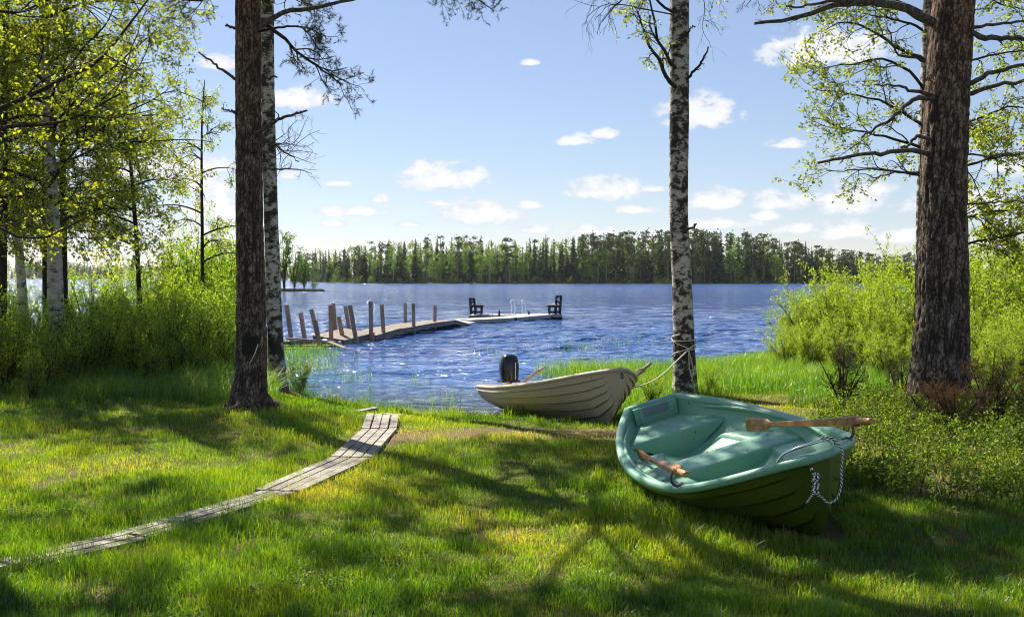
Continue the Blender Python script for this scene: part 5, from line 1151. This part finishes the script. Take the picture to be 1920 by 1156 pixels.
# litter: needles, twigs, dead leaves
X, Y = scatter_px(9000, -100, 2000, 770, 1180, g9); n = len(X); Z = ground_z(X, Y)+.006; a = g9.uniform(0, 6.28, n); Ln = g9.uniform(.015, .09, n); D = np.stack([np.cos(a), np.sin(a), g9.uniform(-.05, .3, n)], 1)*Ln[:, None]; S = np.stack([-np.sin(a), np.cos(a), 0*a], 1)*.0016
B = np.stack([X, Y, Z], 1); lt_ = MB(); lt_.add(np.stack([B-S, B+S, B+D+S, B+D-S], 1).reshape(-1, 3), np.arange(4*n).reshape(-1, 4), np.repeat(g9.uniform(0.55, 1, n), 4)); kind(lt_.build('litter', M['rust']), 'stuff')['label'] = 'fallen needles and dry straw on the lawn'
# leaves and dirt lying in the green boat
n = 170; xx = g9.uniform(.3, 2.6, n); yy = g9.uniform(-.3, .35, n)*np.array([1 if .6 < v_ < 1.36 or 1.68 < v_ < 2.18 else 1.25 for v_ in xx]); zz = np.where((xx < .6), GD-.146, np.where((xx > 1.36) & (xx < 1.68), GD-.131, np.where(xx > 2.18, GD-.12+.14*(xx-2.18), FLR+.004)))+.004
B = np.stack([xx, yy, zz], 1)@Rg.T+Tg; a = g9.uniform(0, 6.28, n); D = nrm(np.stack([np.cos(a), np.sin(a), g9.uniform(0, .3, n)], 1)); S = nrm(np.cross(D, Rg[:, 2]+.3*g9.normal(size=(n, 3)))); s_ = g9.uniform(.008, .024, (n, 1))
lb = MB(); lb.add(np.stack([B, B+D*s_*.5+S*s_*.3, B+D*s_, B+D*s_*.5-S*s_*.3], 1).reshape(-1, 3), np.arange(4*n).reshape(-1, 4), np.repeat(g9.uniform(0, 1, n), 4)); kind(lb.build('leaf_litter', M['rust']), 'stuff')['label'] = 'bits of dead leaf lying inside the green boat'
# debris of dark reed bits at the wash line under the beige boat
n = 6000; u = g9.uniform(0, 1, n); cx = -1.6+3.3*u; cyy = 13.75+.35*np.sin(u*3)+g9.normal(0, .28, n); m = shore_dist(cx, cyy) > -.9; cx, cyy = cx[m], cyy[m]; n = len(cx)
a = g9.uniform(0, 6.28, n); Ln = g9.uniform(.02, .09, n); B = np.stack([cx, cyy, np.maximum(ground_z(cx, cyy), WL)+.012], 1); D = np.stack([np.cos(a), np.sin(a), g9.uniform(-.05, .25, n)], 1)*Ln[:, None]; S = np.stack([-np.sin(a), np.cos(a), 0*a], 1)*.004
db = MB(); db.add(np.stack([B-S, B+S, B+D+S, B+D-S], 1).reshape(-1, 3), np.arange(4*n).reshape(-1, 4), np.repeat(g9.uniform(0, .4, n), 4)); kind(db.build('reed_debris', M['rust']), 'stuff')['label'] = 'dark washed up reed debris along the waterline'

# ------------------------------------------------------------------ far shores and forest
def far_land(name, line, back, slope):
    line = np.array(line, float); line = resample(line, 90); mb = MB(); rows = []
    for t in (0, .01, .03, .1, .3, 1.):
        q = line+np.array([0, 1])*back*t; z = WL-.3+(.5 if t > 0 else 0)+back*t*slope; rows.append([(a, b_, z+.6*math.sin(a*.13+t*9)*(t > 0)*.4) for a, b_ in q])
    mb.grid(np.array(rows)); m, nt, out = mat(name+'_soil'); c = ramp(nt, noise(nt, .15, 5, .6), [(.35, (.06, .075, .02)), (.6, (.14, .15, .04)), (.8, (.26, .22, .12))]); princ(nt, out, c, .95); return kind(mb.build(name, m, smooth=True), 'structure')
FL = [(-112, 590), (-98, 545), (-82, 470), (-55, 425), (-20, 402), (20, 392), (70, 392), (130, 405), (190, 410), (280, 420), (420, 430)]
far_land('far_shore', FL, 260, .02); FLr = resample(np.array(FL, float), 400)
far_land('distant_shore', [(-1500, 1250), (-700, 1330), (-350, 1400), (-150, 1500), (200, 1700)], 900, .012)
far_land('islet', [(-38.5, 159), (-35.5, 156.5), (-32, 157), (-29.6, 160)], 9, .004)
def proto_spruce(seed, h=1., w=.16):
    g = np.random.default_rng(seed); mb = MB(); tubes(mb, np.array([(0, 0, 0), (0, 0, h*.98)]), np.array([.010, .002]), 5, m=1); V = []; A = []
    for i in range(22):
        z = .10+.88*(i/22)**1.0; r = w*(1-z)**.85*g.uniform(.75, 1.15)+.012; nb = 11 if i < 16 else 7
        for a in g.uniform(0, 6.28, nb):
            L = r*g.uniform(.6, 1.15); c, s = math.cos(a), math.sin(a); zz = z+g.uniform(-.02, .02); dz = L*g.uniform(.25, .7); hw = L*g.uniform(.22, .40)
            V += [(0, 0, zz+.012), (c*L*.6-s*hw, s*L*.6+c*hw, zz-dz*.55), (c*L, s*L, zz-dz), (c*L*.6+s*hw, s*L*.6-c*hw, zz-dz*.6)]; A += [g.uniform(0, 1)]*4
    n = len(V); mb.add(V, np.arange(n).reshape(-1, 4), A); return mb
def proto_pine(seed, h=1., w=.12):
    g = np.random.default_rng(seed); mb = MB(); tubes(mb, np.array([(0, 0, 0), (.004, 0, .5), (0, .004, .96)]), np.array([.013, .011, .003]), 5, m=1); V = []; A = []
    for i in range(22):
        zc = g.uniform(.36, .97); rr = w*(1.05-zc)**.5*1.3; a = g.uniform(0, 6.28); c0 = np.array([math.cos(a)*rr*g.uniform(.1, .9), math.sin(a)*rr*g.uniform(.1, .9), zc])
        for k in range(20):
            p = c0+g.normal(size=3)*np.array([.030, .030, .018]); d = nrm(g.normal(size=3)+np.array([0, 0, .4]))*.022; s = nrm(np.cross(d, g.normal(size=3)))*.014; V += [p-s, p+s, p+d+s*.6, p+d-s*.6]; A += [g.uniform(0, 1)]*4
    n = len(V); mb.add(V, np.arange(n).reshape(-1, 4), A); return mb
def proto_birch(seed, w=.17, z0=.18):
    g = np.random.default_rng(seed); mb = MB(); tubes(mb, np.array([(0, 0, 0), (.01, 0, .5), (0, .01, .93)]), np.array([.009, .006, .002]), 5, m=1); V = []; A = []
    for i in range(34):
        zc = g.uniform(z0, .98); rr = w*math.sin(min(1, (zc-z0+.08)/.35)*math.pi/2)*(1.03-zc)**.45*1.2; a = g.uniform(0, 6.28); q = g.uniform(.1, 1)**.5*rr; c0 = np.array([math.cos(a)*q, math.sin(a)*q, zc])
        for k in range(16):
            p = c0+g.normal(size=3)*np.array([.028, .028, .030]); d = nrm(g.normal(size=3))*.020; s = nrm(np.cross(d, g.normal(size=3)))*.013; V += [p-s, p+s, p+d+s*.6, p+d-s*.6]; A += [g.uniform(0, 1)]*4
    n = len(V); mb.add(V, np.arange(n).reshape(-1, 4), A); return mb
M['fartrunk'] = plain('far_pine_trunk', (.20, .13, .10), .9); M['farbirchtrunk'] = plain('far_birch_trunk', (.42, .40, .36), .9)
KS = {'spruce': [(proto_spruce(i, 1, w_), M['fspruce'], M['fartrunk']) for i, w_ in ((201, .15), (202, .12), (203, .17), (204, .10))],
      'pine': [(proto_pine(i, 1, w_), M['fpine'], M['fartrunk']) for i, w_ in ((211, .13), (212, .10), (213, .15))],
      'birch': [(proto_birch(i, w_, z_), M['fbirch'], M['farbirchtrunk']) for i, w_, z_ in ((221, .15, .2), (222, .19, .12), (223, .12, .25))]}
KM = {k: [p.build('far_'+k+'_tree', [a, b_], mesh_only=True) for p, a, b_ in v] for k, v in KS.items()}
TOPX = [500, 560, 600, 640, 700, 760, 850, 950, 1050, 1150, 1200, 1330, 1400, 1500, 1560, 1650, 1760, 2000]; TOPY = [476, 468, 464, 462, 448, 441, 440, 441, 440, 432, 430, 425, 432, 450, 462, 472, 468, 465]
def shore_at(px):  # the far shore line crossed by the sight line of a photo column
    r = FLr[:, 0]/FLr[:, 1]; i = np.argmin(abs(r-(px-960)/1920)); return FLr[i]
FLAB = {'spruce': 'dark pointed spruce in the forest across the lake', 'pine': 'pine with bare trunk and high crown in the forest across the lake', 'birch': 'light green birch in the forest across the lake'}
g10 = random.Random(77)
def kind_at(px, front):
    r = g10.random()
    if 1080 < px < 1260: w_ = (.30, .52, .18)
    elif px >= 1260: w_ = (.46, .42, .12)
    elif 760 < px < 960: w_ = (.42, .12, .46)
    else: w_ = (.64, .10, .26)
    return 'spruce' if r < w_[0] else 'pine' if r < w_[0]+w_[1] else 'birch'
cnt = 0
for row, (dep, n) in enumerate(((2, 78), (7, 72), (13, 68), (20, 62))):
    for i in range(n):
        px = 548+(1720-548)*(i+g10.uniform(.1, .9))/n; s = shore_at(px); Yt = s[1]+dep+g10.uniform(-2, 3); X_ = (px-960)/1920*Yt
        zb = WL+.2+.02*dep; topy = np.interp(px, TOPX, TOPY); Hmax = float(at(px, topy, Yt)[2])-zb; k = kind_at(px, row == 0)
        H = Hmax*g10.uniform(*((.50, .98) if row < 2 else (.72, 1.08)))
        if k == 'birch': H *= .85
        if k == 'pine': H = Hmax*g10.uniform(.88, 1.04)
        o = link('far_'+k+'_tree', g10.choice(KM[k])); wdt = H*g10.uniform(1.0, 1.6)*min(1.5, 16/max(H, 5))**.5; o.location = (X_, Yt, zb-.4); o.scale = (wdt, wdt, H); o.rotation_euler = (0, 0, g10.uniform(0, 6.28))
        tag(o, FLAB[k], k+' tree', k+' trees of the forest across the lake'); cnt += 1
def arr_of(mb):
    V = np.concatenate(mb.V); return V
def mass(name, lab, items, mats):
    mb = MB()
    for k, j, x, y, z, s, h, rz in items:
        p = KS[k][j][0]; c_, s_ = math.cos(rz), math.sin(rz); mo = {'spruce': 0, 'pine': 1, 'birch': 2}[k]; base = mb.n
        V = np.concatenate(p.V); V = np.stack([(V[:, 0]*c_-V[:, 1]*s_)*s+x, (V[:, 0]*s_+V[:, 1]*c_)*s+y, V[:, 2]*h+z], 1); mb.V.append(V); mb.A.append(np.concatenate(p.A)); mb.n += len(V)
        for F, Mi in zip(p.F, p.M): mb.F.append(F+base); mb.M.append(np.where(Mi == 1, 3, mo))
    o = mb.build(name, mats); kind(o, 'stuff'); o['label'] = lab; return o
mats4 = [M['fspruce'], M['fpine'], M['fbirch'], M['fartrunk']]
it = []
for dep in (28, 38, 50):
    for i in range(95):
        px = 545+(2150-545)*(i+g10.random())/95; s = shore_at(min(px, 2000)); Yt = s[1]+dep+g10.uniform(-4, 4); X_ = (px-960)/1920*Yt; Hm = float(at(px, np.interp(px, TOPX, TOPY), Yt)[2]); k = kind_at(px, False); H = Hm*g10.uniform(.8, 1.02)
        it.append((k, g10.randrange(3), X_, Yt, WL, H*1.05, H, g10.uniform(0, 6.28)))
mass('forest', 'deeper part of the forest across the lake', it, mats4)
it = []
for i in range(620):
    px = g10.uniform(-250, 640); t = g10.random(); Yt = 1350+120*t+.25*max(0, px-100)+g10.uniform(0, 120); X_ = (px-960)/1920*Yt; k = g10.choice(['spruce', 'spruce', 'pine', 'birch', 'birch']); H = g10.uniform(13, 20)+3*math.sin(px*.02)
    it.append((k, g10.randrange(3), X_, Yt, WL+1+8*t, H*1.6, H, g10.uniform(0, 6.28)))
mass('distant_forest', 'hazy low forest on the distant shore at the left', it, mats4)
it = []
for i in range(420):
    px = g10.uniform(548, 1740); s = shore_at(px); Yt = s[1]+g10.uniform(-.5, 2.5); X_ = (px-960)/1920*Yt; H = g10.uniform(1.0, 3.6); it.append(('birch', g10.randrange(3), X_, Yt, WL-.3, H*1.9, H, g10.uniform(0, 6.28)))
for i in range(520):
    px = g10.uniform(548, 1760); s = shore_at(px); Yt = s[1]+g10.uniform(3, 50); X_ = (px-960)/1920*Yt; H = g10.uniform(2.5, 8.5); it.append((g10.choice(['spruce', 'spruce', 'spruce', 'birch']), g10.randrange(3), X_, Yt, WL+.3, H*1.7, H, g10.uniform(0, 6.28)))
mass('shore_bushes', 'low light green bushes fringing the far shore', it, mats4)
# islet alders at the end of the left point
PA = []
for sd2 in (1, 2, 3):
    gg = np.random.default_rng(300+sd2); b_ = MB(); l_ = MB(); n = 5; a = gg.uniform(0, 6.28, n); t = np.linspace(0, 1, 8)[None, :, None]
    P = np.stack([np.cos(a), np.sin(a), 0*a], 1)[:, None]*(.22*t**1.3*gg.uniform(.3, 1.3, n)[:, None, None])+np.array([0, 0, 1.])*t*gg.uniform(.6, 1., n)[:, None, None]; Q = np.linspace(.014, .003, 8)[None]*np.ones((n, 1)); tubes(b_, P, Q, 5)
    C, Rc = spawn(P, Q, 12, .2, 1, .06, .2, (25, 60), .2, .2, 5, .6, .002, g=gg); tubes(b_, C, Rc, 3); leaves(l_, C, 26, .030, .1, .03, 0, .7, g=gg)
    PA.append((b_.build('trunk', M['twig'], mesh_only=True), l_.build('crown', M['fbirch'], mesh_only=True)))
for i, (px, top, Y, lab) in enumerate(((533, 432, 163, 'tall light green alder on the islet right beside the left birch trunk'), (552, 462, 162, 'light green alder in the middle of the islet'), (570, 470, 160, 'leaning small alder at the right tip of the islet'),
                                       (520, 450, 166, 'light green alder on the islet partly hidden by the left birch trunk'), (587, 505, 161, 'lowest bushy alder leaning over the water on the islet'), (500, 445, 168, 'light green alder on the islet behind the left birch'))):
    root = empty('alder_tree'); p = at(px, 540, Y); root.location = (p[0], Y, WL-.1); H = float(at(px, top, Y)[2])-WL; root.scale = (H*.9, H*.9, H); root.rotation_euler = (0, .25 if i == 4 else 0, i*1.3)
    link('trunk', PA[i % 3][0], root); link('crown', PA[i % 3][1], root); tag(root, lab, 'alder tree')
print('verts', sum(len(o.data.vertices) for o in bpy.data.objects if o.type == 'MESH'), 'far', cnt)

# ------------------------------------------------------------------ air
HZ = True
if HZ:
    mb = MB(); mb.box((-2600, -60, -5), (2600, 2700, 64)); m, nt, out = mat('haze_air'); v = N(nt, 'ShaderNodeVolumePrincipled'); v.inputs['Color'].default_value = (.86, .93, 1, 1); v.inputs['Density'].default_value = .00005; v.inputs['Anisotropy'].default_value = .3
    nt.links.new(v.outputs[0], out.inputs['Volume']); kind(mb.build('haze', m), 'stuff')['label'] = 'thin summer haze over the lake'
